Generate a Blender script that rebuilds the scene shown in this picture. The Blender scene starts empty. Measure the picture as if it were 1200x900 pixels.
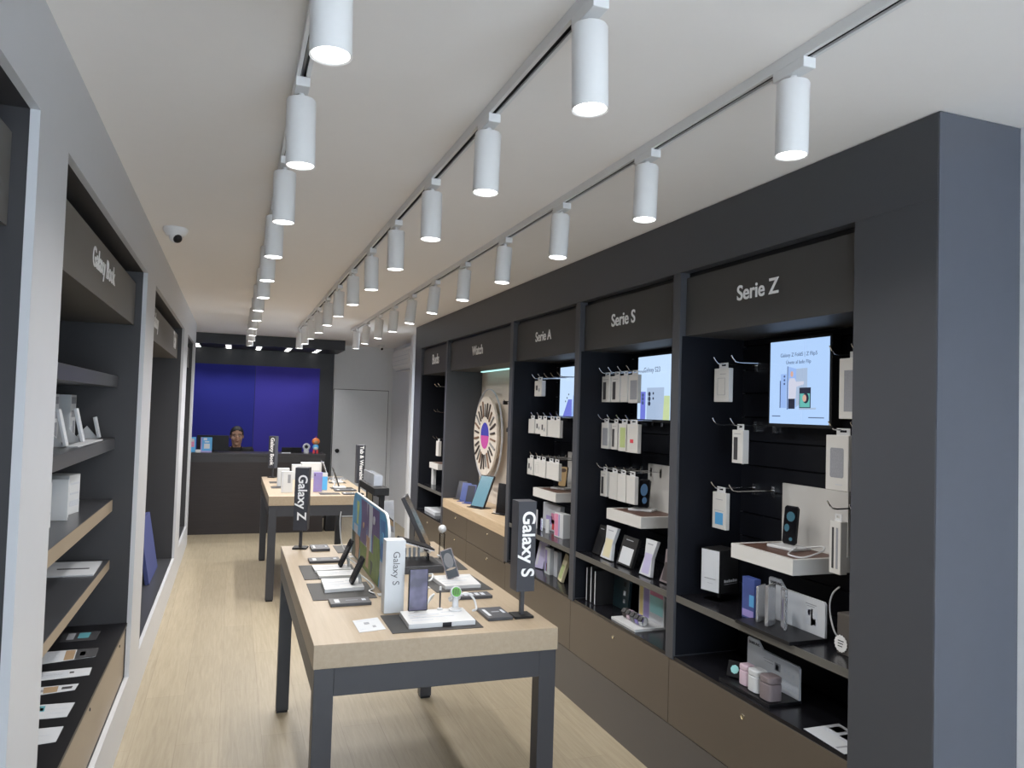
import bpy, bmesh, math, random
from mathutils import Vector, Matrix
random.seed(7)
PI = math.pi
COL = bpy.context.scene.collection
sc = bpy.context.scene
ORD = ['first', 'second', 'third', 'fourth', 'fifth', 'sixth', 'seventh', 'eighth', 'ninth', 'tenth', 'eleventh', 'twelfth']

# ------------------------------------------------------------------ materials
def lin(c):
    return tuple(((v / 12.92) if v <= 0.04045 else ((v + 0.055) / 1.055) ** 2.4) for v in c)

def mat(name, rgb, rough=0.5, metal=0.0, var=0.06, bump=0.0, scale=18.0, coat=0.0, spec=0.5, alpha=None, trans=0.0):
    """procedural principled material: colour (linear), slight noise variation, optional bump"""
    m = bpy.data.materials.new(name)
    m.use_nodes = True
    nt = m.node_tree
    b = nt.nodes['Principled BSDF']
    b.inputs['Roughness'].default_value = rough
    b.inputs['Metallic'].default_value = metal
    b.inputs['Coat Weight'].default_value = coat
    b.inputs['Specular IOR Level'].default_value = spec
    if trans:
        b.inputs['Transmission Weight'].default_value = trans
        b.inputs['IOR'].default_value = 1.2
    tc = nt.nodes.new('ShaderNodeTexCoord')
    nz = nt.nodes.new('ShaderNodeTexNoise')
    nz.inputs['Scale'].default_value = scale
    nz.inputs['Detail'].default_value = 4.0
    nt.links.new(tc.outputs['Object'], nz.inputs['Vector'])
    mx = nt.nodes.new('ShaderNodeMix')
    mx.data_type = 'RGBA'
    mx.inputs['A'].default_value = tuple(c * (1 - var) for c in rgb) + (1,)
    mx.inputs['B'].default_value = tuple(min(1, c * (1 + var)) for c in rgb) + (1,)
    nt.links.new(nz.outputs['Fac'], mx.inputs['Factor'])
    nt.links.new(mx.outputs['Result'], b.inputs['Base Color'])
    if bump:
        bp = nt.nodes.new('ShaderNodeBump')
        bp.inputs['Strength'].default_value = bump
        bp.inputs['Distance'].default_value = 0.002
        nt.links.new(nz.outputs['Fac'], bp.inputs['Height'])
        nt.links.new(bp.outputs['Normal'], b.inputs['Normal'])
    m.diffuse_color = tuple(rgb) + (1,)
    return m

def wood(name, dark, light, axis='Y', rough=0.45, plank=None, bump=0.05, coat=0.0):
    m = bpy.data.materials.new(name)
    m.use_nodes = True
    nt = m.node_tree
    b = nt.nodes['Principled BSDF']
    b.inputs['Roughness'].default_value = rough
    b.inputs['Coat Weight'].default_value = coat
    b.inputs['Coat Roughness'].default_value = 0.25
    tc = nt.nodes.new('ShaderNodeTexCoord')
    mp = nt.nodes.new('ShaderNodeMapping')
    s = {'X': (1.2, 22, 22), 'Y': (22, 1.2, 22)}[axis]
    mp.inputs['Scale'].default_value = s
    nt.links.new(tc.outputs['Object'], mp.inputs['Vector'])
    nz = nt.nodes.new('ShaderNodeTexNoise')
    nz.inputs['Scale'].default_value = 3.0
    nz.inputs['Detail'].default_value = 7.0
    nz.inputs['Roughness'].default_value = 0.62
    nz.inputs['Distortion'].default_value = 0.6
    nt.links.new(mp.outputs['Vector'], nz.inputs['Vector'])
    rp = nt.nodes.new('ShaderNodeValToRGB')
    rp.color_ramp.elements[0].position = 0.3
    rp.color_ramp.elements[0].color = tuple(dark) + (1,)
    rp.color_ramp.elements[1].position = 0.7
    rp.color_ramp.elements[1].color = tuple(light) + (1,)
    nt.links.new(nz.outputs['Fac'], rp.inputs['Fac'])
    out = rp.outputs['Color']
    if plank:
        mp2 = nt.nodes.new('ShaderNodeMapping')
        mp2.inputs['Rotation'].default_value = (0, 0, PI / 2)
        nt.links.new(tc.outputs['Object'], mp2.inputs['Vector'])
        br = nt.nodes.new('ShaderNodeTexBrick')
        br.inputs['Scale'].default_value = 1.0
        br.inputs['Brick Width'].default_value = plank[1]
        br.inputs['Row Height'].default_value = plank[0]
        br.inputs['Mortar Size'].default_value = 0.0012
        br.inputs['Mortar Smooth'].default_value = 0.1
        br.inputs['Color1'].default_value = (1, 1, 1, 1)
        br.inputs['Color2'].default_value = (0.90, 0.90, 0.90, 1)
        br.inputs['Mortar'].default_value = (0.72, 0.70, 0.68, 1)
        nt.links.new(mp2.outputs['Vector'], br.inputs['Vector'])
        mu = nt.nodes.new('ShaderNodeMix')
        mu.data_type = 'RGBA'
        mu.blend_type = 'MULTIPLY'
        mu.inputs['Factor'].default_value = 1.0
        nt.links.new(out, mu.inputs['A'])
        nt.links.new(br.outputs['Color'], mu.inputs['B'])
        out = mu.outputs['Result']
    nt.links.new(out, b.inputs['Base Color'])
    if bump:
        bp = nt.nodes.new('ShaderNodeBump')
        bp.inputs['Strength'].default_value = bump
        bp.inputs['Distance'].default_value = 0.001
        nt.links.new(nz.outputs['Fac'], bp.inputs['Height'])
        nt.links.new(bp.outputs['Normal'], b.inputs['Normal'])
    return m

def glow(name, rgb, strength=1.0):
    m = bpy.data.materials.new(name)
    m.use_nodes = True
    b = m.node_tree.nodes['Principled BSDF']
    b.inputs['Base Color'].default_value = (0.02, 0.02, 0.02, 1)
    b.inputs['Emission Color'].default_value = tuple(rgb) + (1,)
    b.inputs['Emission Strength'].default_value = strength
    b.inputs['Roughness'].default_value = 0.2
    return m

def glow_noise(name, a, b, strength, scale):
    m = glow(name, a, strength)
    nt = m.node_tree
    tc = nt.nodes.new('ShaderNodeTexCoord')
    nz = nt.nodes.new('ShaderNodeTexNoise')
    nz.inputs['Scale'].default_value = scale
    nt.links.new(tc.outputs['Object'], nz.inputs['Vector'])
    rp = nt.nodes.new('ShaderNodeValToRGB')
    rp.color_ramp.elements[0].position = .38
    rp.color_ramp.elements[0].color = tuple(a) + (1,)
    rp.color_ramp.elements[1].position = .68
    rp.color_ramp.elements[1].color = tuple(b) + (1,)
    nt.links.new(nz.outputs['Fac'], rp.inputs['Fac'])
    nt.links.new(rp.outputs['Color'], nt.nodes['Principled BSDF'].inputs['Emission Color'])
    return m

def glass(name, tint=(0.95, 0.97, 0.98), rough=0.02, ior=1.45):
    m = bpy.data.materials.new(name)
    m.use_nodes = True
    nt = m.node_tree
    for n in list(nt.nodes):
        nt.nodes.remove(n)
    o = nt.nodes.new('ShaderNodeOutputMaterial')
    tr = nt.nodes.new('ShaderNodeBsdfTransparent')
    tr.inputs['Color'].default_value = tuple(tint) + (1,)
    gl = nt.nodes.new('ShaderNodeBsdfGlossy')
    gl.inputs['Roughness'].default_value = rough
    fr = nt.nodes.new('ShaderNodeFresnel')
    fr.inputs['IOR'].default_value = ior
    mx = nt.nodes.new('ShaderNodeMixShader')
    nt.links.new(fr.outputs[0], mx.inputs[0])
    nt.links.new(tr.outputs[0], mx.inputs[1])
    nt.links.new(gl.outputs[0], mx.inputs[2])
    nt.links.new(mx.outputs[0], o.inputs['Surface'])
    return m

S = lambda r, g, b: lin((r / 255, g / 255, b / 255))
M = dict(
    floor=wood('oak floor', (0.34, 0.283, 0.193), (0.43, 0.367, 0.262), 'Y', 0.42, plank=(0.19, 1.3), bump=0.04),
    ceiling=mat('ceiling paint', (0.88, 0.85, 0.825), 0.9, var=0.01),
    lightgrey=mat('light grey laminate', (0.58, 0.59, 0.615), 0.42, var=0.015),
    plaster=mat('white plaster', (0.72, 0.73, 0.75), 0.85, var=0.03, bump=0.25, scale=60),
    greywall=mat('grey wall paint', (0.70, 0.715, 0.735), 0.6, var=0.02),
    greydoor=mat('grey door paint', (0.72, 0.74, 0.76), 0.5, var=0.02),
    doorgap=mat('door gap', (0.03, 0.03, 0.035), 0.8),
    charcoal=mat('charcoal laminate', (0.057, 0.060, 0.070), 0.42, var=0.03),
    charcoal_daylit=mat('daylit charcoal laminate', (0.080, 0.090, 0.116), 0.20, var=0.03, coat=0.8),  # charcoal lightened and blued to carry reflected daylight on the end panel
    signface=mat('sign panel laminate', (0.052, 0.050, 0.049), 0.55, var=0.03),
    bayblack=mat('black laminate', (0.006, 0.007, 0.011), 0.5, var=0.05, spec=0.22),
    shelfblack=mat('black shelf laminate', (0.010, 0.010, 0.013), 0.22, var=0.05),
    shelfedge=mat('shelf edge band', (0.10, 0.095, 0.085), 0.5, var=0.03),
    taupe=mat('taupe laminate', (0.100, 0.080, 0.061), 0.32, var=0.03),
    plinth=mat('plinth laminate', (0.085, 0.077, 0.072), 0.35, var=0.03),
    nichedark=mat('niche laminate', (0.034, 0.033, 0.036), 0.5, var=0.03),
    nicheshelf=mat('niche shelf laminate', (0.05, 0.052, 0.058), 0.3, var=0.03),
    nichesign=mat('niche sign laminate', (0.125, 0.115, 0.105), 0.5, var=0.02),
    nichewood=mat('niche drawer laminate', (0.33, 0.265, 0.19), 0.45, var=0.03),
    oak=wood('oak table top', (0.35, 0.275, 0.190), (0.40, 0.322, 0.230), 'Y', 0.4, bump=0.02),
    oakside=wood('oak worktop', (0.50, 0.37, 0.235), (0.62, 0.48, 0.325), 'Y', 0.4, bump=0.02),
    steel=mat('graphite steel', (0.034, 0.034, 0.040), 0.4, var=0.04),
    signpost=mat('sign post graphite', (0.036, 0.037, 0.047), 0.45, var=0.03),
    counter=wood('dark counter veneer', (0.015, 0.011, 0.011), (0.024, 0.018, 0.018), 'X', 0.5, bump=0.02),
    countertop=mat('counter top', (0.030, 0.028, 0.030), 0.4),
    canopy=mat('canopy black', (0.018, 0.018, 0.021), 0.4),
    blue=mat('blue panel paint', (0.018, 0.022, 0.27), 0.85, var=0.04, scale=2),
    violet=mat('violet blue panel paint', (0.042, 0.034, 0.34), 0.85, var=0.04, scale=2),
    white=mat('white plastic', (0.62, 0.63, 0.64), 0.35, var=0.01),
    lampwhite=mat('white lamp enamel', (0.74, 0.74, 0.74), 0.4, var=0.01),
    card=mat('white card', (0.60, 0.59, 0.57), 0.6, var=0.02),
    paper=mat('paper', (0.55, 0.57, 0.60), 0.7, var=0.03),
    print=mat('grey print', (0.28, 0.29, 0.32), 0.7, var=0.2, scale=200),
    lightprint=mat('pale print', (0.52, 0.55, 0.60), 0.7, var=0.2, scale=200),
    darkprint=mat('dark print', (0.04, 0.04, 0.045), 0.6),
    cyanprint=mat('cyan print', (0.10, 0.32, 0.38), 0.6),
    skyprint=mat('sky blue print', (0.09, 0.33, 0.62), 0.6),
    tanprint=mat('tan print', (0.35, 0.24, 0.14), 0.6),
    redprint=mat('red print', (0.6, 0.05, 0.07), 0.6),
    greenprint=mat('light green print', (0.42, 0.50, 0.22), 0.6),
    purpleprint=mat('purple print', (0.32, 0.27, 0.52), 0.6),
    pinkprint=mat('pink print', (0.62, 0.22, 0.36), 0.6),
    yellowprint=mat('yellow print', (0.70, 0.56, 0.24), 0.6),
    cream=mat('cream pack', (0.62, 0.57, 0.38), 0.5),
    palelilac=mat('pale lilac pack', (0.45, 0.42, 0.62), 0.5),
    black=mat('black plastic', (0.008, 0.008, 0.010), 0.4, spec=0.3),
    mattblack=mat('matt black', (0.011, 0.011, 0.012), 0.6, spec=0.3),
    darkmat=mat('dark table mat', (0.022, 0.021, 0.021), 0.6),
    tile=mat('slate info tile', (0.055, 0.057, 0.066), 0.45, var=0.05),
    chrome=mat('chrome', (0.75, 0.75, 0.76), 0.18, 1.0, var=0.01),
    brass=mat('gold lock', (0.75, 0.68, 0.52), 0.25, 1.0, var=0.02),
    silver=mat('silver phone metal', (0.55, 0.55, 0.57), 0.25, 0.8),
    leather=mat('brown leather mat', (0.105, 0.055, 0.040), 0.5, var=0.12, scale=40),
    dkteal=mat('dark teal board', (0.012, 0.028, 0.034), 0.35),
    deepblue=mat('deep blue box', (0.045, 0.075, 0.26), 0.3, var=0.3, scale=14),
    bluebag=mat('blue folder card', (0.045, 0.060, 0.19), 0.6),
    pinkcase=mat('pale pink case', (0.62, 0.48, 0.56), 0.35),
    greycase=mat('taupe grey case', (0.20, 0.165, 0.175), 0.35),
    whitecase=mat('white case', (0.58, 0.60, 0.62), 0.3),
    lavender=mat('lavender', (0.30, 0.25, 0.55), 0.4, var=0.15, scale=12),
    cyan=mat('cyan plastic', (0.10, 0.42, 0.78), 0.4),
    lightcyan=mat('pale cyan', (0.30, 0.62, 0.62), 0.4),
    orange=mat('orange vinyl', (0.75, 0.22, 0.06), 0.4),
    red=mat('red vinyl', (0.55, 0.04, 0.05), 0.4),
    skin=mat('skin', (0.42, 0.245, 0.17), 0.5, var=0.08, scale=30),
    hair=mat('black hair', (0.008, 0.007, 0.007), 0.6, bump=0.5, scale=80),
    shirt=mat('black cloth', (0.010, 0.010, 0.012), 0.85, bump=0.3, scale=120),
    trouser=mat('dark trousers', (0.02, 0.02, 0.03), 0.9),
    lip=mat('lips', (0.22, 0.075, 0.06), 0.5),
    eyewhite=mat('eye white', (0.6, 0.6, 0.58), 0.3),
    plant=mat('painted green', (0.18, 0.25, 0.07), 0.5, var=0.4, scale=25),
    pblue=mat('painted blue', (0.10, 0.33, 0.56), 0.4, var=0.35, scale=14),
    pdeep=mat('painted deep blue', (0.05, 0.17, 0.42), 0.4, var=0.4, scale=20),
    pviolet=mat('painted violet', (0.11, 0.07, 0.19), 0.4, var=0.4, scale=25),
    pochre=mat('painted ochre', (0.42, 0.26, 0.15), 0.4, var=0.35, scale=25),
    pdark=mat('painted dark green', (0.035, 0.05, 0.03), 0.4, var=0.4, scale=25),
    pwhite=mat('painted pale grey', (0.48, 0.50, 0.55), 0.4, var=0.2, scale=20),
    wheelwhite=mat('cream disc', (0.68, 0.62, 0.55), 0.45),
    strapdark=mat('dark strap', (0.05, 0.04, 0.04), 0.6),
    strapbrown=mat('brown strap', (0.20, 0.12, 0.08), 0.6),
    strapgrey=mat('grey strap', (0.22, 0.22, 0.22), 0.6),
    sticker=mat('sticker white', (0.8, 0.8, 0.8), 0.5),
    letter=mat('white letter acrylic', (0.88, 0.88, 0.88), 0.4),
    greyletter=mat('grey letter ink', (0.12, 0.12, 0.13), 0.5),
    glass=glass('clear acrylic'),
    shopglass=glass('shop window glass'),
    darkglass=glass('smoked acrylic', (0.35, 0.36, 0.38)),
    lamp=glow('lamp diffuser', (1.0, 0.97, 0.92), 9.0),
    spot=glow('downlight diffuser', (1.0, 0.98, 0.95), 7.0),
    led=glow('daylight strip glow', (0.86, 0.95, 1.0), 3.0),  # glow colour for the strip of daylight on the pilaster
    scr_bg=glow('screen pale blue', S(176, 208, 250), .86),
    scr_bg2=glow('screen white blue', S(196, 222, 252), .86),
    scr_ink=glow('screen dark ink', S(60, 75, 110), 1.0),
    scr_mid=glow('screen soft blue', S(140, 170, 222), 1.0),
    scr_blue=glow('screen violet blue', S(112, 122, 215), .85),
    scr_white=glow('screen white', S(205, 208, 226), .85),
    scr_mid2=glow('wallpaper dusk blue', S(52, 78, 105), 0.8),
    scr_skin=glow('screen skin tone', S(205, 165, 150), 0.9),
    scr_teal=glow('screen teal', S(98, 178, 172), 0.9),
    scr_dark=glow('screen black', S(35, 40, 60), 0.9),
    scr_grey=glow('screen grey', S(166, 186, 214), .86),
    scr_green=glow('screen lime', S(196, 214, 160), 0.8),
    scr_lav=glow_noise('wallpaper lavender', S(62, 58, 88), S(112, 108, 150), 0.75, 14),
    scr_lav2=glow('wallpaper lavender dark', S(78, 72, 112), 0.85),
    scr_off=mat('dark phone glass', (0.005, 0.005, 0.007), 0.15, spec=0.25),
    scr_bub=glow('wallpaper bubbles', S(62, 118, 138), 0.42),
    scr_gold=glow('wallpaper gold', S(150, 125, 90), 0.7),
    scr_brown=glow('wallpaper brown', S(70, 55, 45), 0.7),
    scr_tab=glow('tablet wallpaper teal', S(110, 160, 178), 0.75),
    dial=glow('watch dial green', S(110, 190, 90), 0.7),
    magenta=glow('magenta half', S(214, 84, 168), 0.7),
    indigo=glow('indigo half', S(70, 66, 175), 0.7),
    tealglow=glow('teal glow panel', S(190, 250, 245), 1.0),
)

# ------------------------------------------------------------------ mesh builder
class MB:
    def __init__(self, mx=None):
        self.bm = bmesh.new()
        self.mats = []
        self.mx = mx

    def _mi(self, m):
        if m is None:
            return 0
        if m not in self.mats:
            self.mats.append(m)
        return self.mats.index(m)

    def _fin(self, verts, faces, m, tf):
        i = self._mi(m)
        for f in faces:
            f.material_index = i
        if tf is not None:
            for v in verts:
                v.co = tf @ v.co

    def box(self, x0, x1, y0, y1, z0, z1, m=None, tf=None):
        vs = [self.bm.verts.new((x, y, z)) for z in (z0, z1) for y in (y0, y1) for x in (x0, x1)]
        F = [(0, 2, 3, 1), (4, 5, 7, 6), (0, 1, 5, 4), (2, 6, 7, 3), (0, 4, 6, 2), (1, 3, 7, 5)]
        fs = [self.bm.faces.new([vs[i] for i in f]) for f in F]
        self._fin(vs, fs, m, tf)
        return self

    def prism(self, pts, plane, a0, a1, m=None, tf=None):
        """polygon pts (u,v) extruded along the third axis from a0 to a1"""
        def p(u, v, a):
            return {'xy': (u, v, a), 'xz': (u, a, v), 'yz': (a, u, v)}[plane]
        A = [self.bm.verts.new(p(u, v, a0)) for u, v in pts]
        B = [self.bm.verts.new(p(u, v, a1)) for u, v in pts]
        n = len(pts)
        fs = [self.bm.faces.new(A), self.bm.faces.new(B[::-1])]
        for i in range(n):
            fs.append(self.bm.faces.new([A[i], B[i], B[(i + 1) % n], A[(i + 1) % n]]))
        self._fin(A + B, fs, m, tf)
        return self

    def lathe(self, prof, seg=24, m=None, tf=None, cap=True):
        """profile (r,z) turned about Z"""
        rings = []
        for r, z in prof:
            rings.append([self.bm.verts.new((r * math.cos(2 * PI * k / seg), r * math.sin(2 * PI * k / seg), z)) for k in range(seg)])
        fs = []
        for a, b in zip(rings, rings[1:]):
            for k in range(seg):
                fs.append(self.bm.faces.new([a[k], a[(k + 1) % seg], b[(k + 1) % seg], b[k]]))
        if cap:
            fs.append(self.bm.faces.new(rings[0][::-1]))
            fs.append(self.bm.faces.new(rings[-1]))
        self._fin([v for r in rings for v in r], fs, m, tf)
        return self

    def tube(self, pts, r, seg=8, m=None, tf=None):
        pts = [Vector(p) for p in pts]
        rings = []
        up = Vector((0.13, 0.31, 0.94)).normalized()
        for i, p in enumerate(pts):
            d = (pts[min(i + 1, len(pts) - 1)] - pts[max(i - 1, 0)]).normalized()
            a = d.cross(up)
            if a.length < 1e-4:
                a = d.cross(Vector((1, 0, 0)))
            a.normalize()
            b = d.cross(a)
            rr = r[i] if isinstance(r, (list, tuple)) else r
            rings.append([self.bm.verts.new(p + rr * (math.cos(2 * PI * k / seg) * a + math.sin(2 * PI * k / seg) * b)) for k in range(seg)])
        fs = []
        for a, b in zip(rings, rings[1:]):
            for k in range(seg):
                fs.append(self.bm.faces.new([a[k], b[k], b[(k + 1) % seg], a[(k + 1) % seg]]))
        fs.append(self.bm.faces.new(rings[0]))
        fs.append(self.bm.faces.new(rings[-1][::-1]))
        self._fin([v for q in rings for v in q], fs, m, tf)
        return self

    def ball(self, c, rad, m=None, seg=20, tf=None):
        r = bmesh.ops.create_uvsphere(self.bm, u_segments=seg, v_segments=max(8, seg * 2 // 3), radius=1.0)
        if isinstance(rad, (int, float)):
            rad = (rad,) * 3
        vs = r['verts']
        fs = list({f for v in vs for f in v.link_faces})
        for v in vs:
            v.co = Vector((v.co.x * rad[0] + c[0], v.co.y * rad[1] + c[1], v.co.z * rad[2] + c[2]))
        self._fin(vs, fs, m, tf)
        return self

    def build(self, name, m=None, parent=None, bevel=0.0, smooth=False, loc=None, rot=None):
        bmesh.ops.recalc_face_normals(self.bm, faces=self.bm.faces)
        me = bpy.data.meshes.new(name)
        if m is not None and not self.mats:
            self.mats = [m]
        self.bm.to_mesh(me)
        self.bm.free()
        for k in self.mats:
            me.materials.append(k)
        if smooth:
            for p in me.polygons:
                p.use_smooth = True
        o = bpy.data.objects.new(name, me)
        COL.objects.link(o)
        if parent is not None:
            o.parent = parent
        if loc is not None:
            o.location = loc
        if rot is not None:
            o.rotation_euler = rot
        if bevel:
            b = o.modifiers.new('bevel', 'BEVEL')
            b.width = bevel
            b.segments = 2
            b.limit_method = 'ANGLE'
            b.angle_limit = math.radians(50)
        if smooth:
            e = o.modifiers.new('edges', 'EDGE_SPLIT')
            e.split_angle = math.radians(40)
        return o

def tag(o, label, cat, group=None, kind=None):
    o['label'] = label
    o['category'] = cat
    if group:
        o['group'] = group
    if kind:
        o['kind'] = kind
    return o

def thing(name, label, cat, loc=(0, 0, 0), rz=0.0, group=None):
    o = bpy.data.objects.new(name, None)
    COL.objects.link(o)
    o.empty_display_size = 0.05
    o.location = loc
    o.rotation_euler = (0, 0, rz)
    return tag(o, label, cat, group)

def structure(o, label=None, cat=None):
    o['kind'] = 'structure'
    if label:
        o['label'] = label
        o['category'] = cat
    return o

def dup(o, parent=None):
    c = o.copy()
    COL.objects.link(c)
    if parent is not None:
        c.parent = parent
    for ch in list(o.children):
        dup(ch, c)
    return c

def rotmat(ex, ey, ez):
    return Matrix((ex, ey, ez)).transposed()

FACE = {  # text frames: X along reading direction, Z out of the face
    '-x': rotmat((0, -1, 0), (0, 0, 1), (-1, 0, 0)),
    '+x': rotmat((0, 1, 0), (0, 0, 1), (1, 0, 0)),
    '-y': rotmat((1, 0, 0), (0, 0, 1), (0, -1, 0)),
    '-y down': rotmat((0, 0, -1), (1, 0, 0), (0, -1, 0)),
    '-x down': rotmat((0, 0, -1), (0, -1, 0), (-1, 0, 0)),
}

def text(name, s, face, loc, width, m, parent=None, depth=0.0015, bold=0.0, mx=None, align='CENTER'):
    c = bpy.data.curves.new(name, 'FONT')
    c.body = s
    c.align_x = align
    c.align_y = 'CENTER'
    c.size = 1.0
    c.extrude = depth
    c.offset = bold
    c.materials.append(m)
    o = bpy.data.objects.new(name, c)
    COL.objects.link(o)
    bpy.context.view_layer.update()
    k = width / max(o.dimensions.x, 1e-4)
    c.size = k
    c.offset = bold * k
    R = FACE[face] if isinstance(face, str) else face
    dg = bpy.context.evaluated_depsgraph_get()
    dg.update()
    me = bpy.data.meshes.new_from_object(o.evaluated_get(dg))
    bpy.data.objects.remove(o)
    me.name = name
    me.materials.clear()
    me.materials.append(m)
    o = bpy.data.objects.new(name, me)
    COL.objects.link(o)
    mm = Matrix.Translation(loc) @ R.to_4x4()
    if mx is not None:
        mm = mx @ mm
    if parent is not None:
        o.parent = parent
    o.matrix_local = mm
    return o

# ------------------------------------------------------------------ setting
CZ = 2.483        # ceiling
XL, XR = -0.43, 1.83
YB = 11.2         # back wall
YF = -1.3         # shop window line, behind the camera
o = structure(MB().box(-1.0, 2.3, YF - 0.1, YB + 0.1, -0.1, 0.0).build('floor', M['floor']))
o = structure(MB().box(-1.0, 2.3, YF - 0.1, YB + 0.1, CZ, CZ + 0.1).build('ceiling', M['ceiling']))
o = structure(MB().box(-1.0, 2.3, YB, YB + 0.1, 0, CZ).build('wall_back', M['greywall']))
w = MB()
w.box(2.2, 2.3, 1.585, 8.17, 0, CZ, M['greywall'])
w.box(2.2, 2.3, 8.17, 8.88, 0, .90, M['greywall'])
w.box(2.2, 2.3, 8.17, 8.88, 2.25, CZ, M['greywall'])
w.box(2.2, 2.3, 8.88, YB, 0, CZ, M['greywall'])
w.box(2.149, 2.3, YF, 1.578, 0, CZ, M['plaster'])
structure(w.build('wall_right'))
# white pilaster beside the far end of the right-hand cabinets
structure(MB().box(1.99, 2.199, 8.95, 9.08, 0, CZ).build('trim_1', M['plaster']))

# left wall: light grey facing with four openings, on dark niches
NICHES = [(0.05, 1.935), (2.24, 4.19), (4.61, 7.23), (7.77, 9.05)]
OT, OB = 2.238, 0.24
w = MB()
w.box(XL - 0.02, XL, YF, 9.30, OT, CZ)
w.box(XL - 0.02, XL, YF, 9.30, 0, OB)
prev = YF
for a, b in NICHES:
    w.box(XL - 0.02, XL, prev, a, OB, OT)
    prev = b
w.box(XL - 0.02, XL, prev, 9.30, OB, OT)
w.box(-0.98, XL - 0.02, 9.28, 9.30, 0, CZ)
structure(w.build('wall_left', M['lightgrey']))
structure(MB().box(-1.0, -0.98, YF, YB, 0, CZ).build('wall_left.001', M['greywall']))

# shop front behind the camera: glazed wall letting daylight in
w = MB()
w.box(-0.98, 2.3, YF - 0.1, YF, 0, 0.12)
w.box(-0.98, 2.3, YF - 0.1, YF, 2.30, CZ)
w.box(-0.98, -0.40, YF - 0.1, YF, 0.12, 2.30)
w.box(2.10, 2.3, YF - 0.1, YF, 0.12, 2.30)
structure(w.build('wall_front', M['charcoal']))
t = bpy.data.objects.new('window_1', None)
COL.objects.link(t)
structure(t)
t.location = (0, YF - 0.05, 0)
f = MB()
for x in (-0.40, 0.42, 1.26, 2.06):
    f.box(x, x + 0.04, -0.03, 0.03, 0.12, 2.30)
f.box(-0.36, 2.06, -0.03, 0.03, 0.12, 0.17)
f.box(-0.36, 2.06, -0.03, 0.03, 2.25, 2.30)
f.build('window_frame', M['steel'], t)
g = MB()
for a, b in ((-0.36, 0.42), (0.46, 1.26), (1.30, 2.06)):
    g.box(a, b, -0.004, 0.004, 0.17, 2.25)
g.build('window_glass', M['shopglass'], t)

# unseen side window, added to bring daylight into the back of the shop
t = bpy.data.objects.new('added_window', None)
COL.objects.link(t)
structure(t)
t.location = (2.25, 8.525, 0)
f = MB()
f.box(-.03, .03, -.355, -.315, .90, 2.25)
f.box(-.03, .03, .315, .355, .90, 2.25)
f.box(-.03, .03, -.315, .315, .90, .94)
f.box(-.03, .03, -.315, .315, 2.21, 2.25)
f.build('window_frame', M['plaster'], t)
MB().box(-.004, .004, -.315, .315, .94, 2.21).build('window_glass', M['shopglass'], t)

# back door in the grey wall
t = bpy.data.objects.new('door_1', None)
COL.objects.link(t)
structure(t)
t.location = (1.345, YB, 0)
d = MB()
d.box(0.0, 0.80, -0.004, -0.0005, 0.0, 1.850, M['doorgap'])
d.box(0.008, 0.792, -0.014, -0.004, 0.006, 1.842, M['greydoor'])
d.build('door_leaf', None, t)
k = MB()
tf = Matrix.Translation((0.075, -0.014, 0.96)) @ Matrix.Rotation(PI / 2, 4, 'X')
k.lathe([(0.026, 0), (0.026, 0.006), (0.012, 0.008), (0.012, 0.03), (0.026, 0.04), (0.030, 0.055), (0.022, 0.068), (0.002, 0.07)], 20, tf=tf)
k.build('door_handle', M['black'], t, smooth=True)

# ------------------------------------------------------------------ left niches
def niche(label, y0, y1, words, tw, shelves=(), drawer=False, sign=True, words2=None):
    n = thing('display_niche', label, 'shelving', (0, y0, 0))
    L = y1 - y0
    xb, xf = -0.90, XL - 0.0205
    MB().box(xb - 0.02, xb, -0.02, L + 0.02, OB, OT + 0.02).build('back_panel', M['nichedark'], n)
    for a, b in ((-0.02, 0.0), (L, L + 0.02)):
        MB().box(xb, xf, a, b, OB, OT + 0.02).build('side_panel', M['nichedark'], n)
    MB().box(xb, xf, 0.0, L, OT, OT + 0.02).build('top_panel', M['nichedark'], n)
    MB().box(xb, xf, 0.0, L, OB - 0.02, OB).build('bottom_panel', M['nicheshelf'], n)
    if sign:
        s = MB().box(xb, -0.482, 0.001, L - 0.001, 1.972, 2.180).build('sign_panel', M['nichesign'], n)
        if words:
            text('lettering', words, '+x', (-0.4815, tw[0] - y0, 2.098), tw[1], M['letter'], s, bold=0.012)
            if words2:
                text('lettering', words2[0], '+x', (-0.4815, words2[1] - y0, 2.098), words2[2], M['letter'], s, bold=0.012)
    for z0, z1 in shelves:
        sh = MB().box(xb, -0.54, 0.001, L - 0.001, z0, z1)
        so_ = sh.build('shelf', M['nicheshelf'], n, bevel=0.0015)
        if z0 < 1.2:  # tan strip paints the floor's reflection on the lower shelf edges
            MB().box(-0.5398, -0.5385, 0.001, L - 0.001, z0 + .001, z1 - .001).build('edge_reflection', M['nichewood'], so_)
    if drawer:
        MB().box(xb, -0.447, 0.001, L - 0.001, 0.490, 0.504).build('base_board', M['black'], n)
        dr = MB().box(-0.475, -0.455, 0.002, L - 0.002, OB + 0.003, 0.488).build('drawer', M['nichewood'], n, bevel=0.001)
        lk = MB()
        for yy in (0.97, 1.75):
            lk.lathe([(0.006, 0), (0.006, 0.003), (0.001, 0.004)], 12, tf=Matrix.Translation((-0.455, yy, 0.45)) @ Matrix.Rotation(PI / 2, 4, 'Y'))
        lk.build('lock', M['steel'], dr)
    return n

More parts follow.
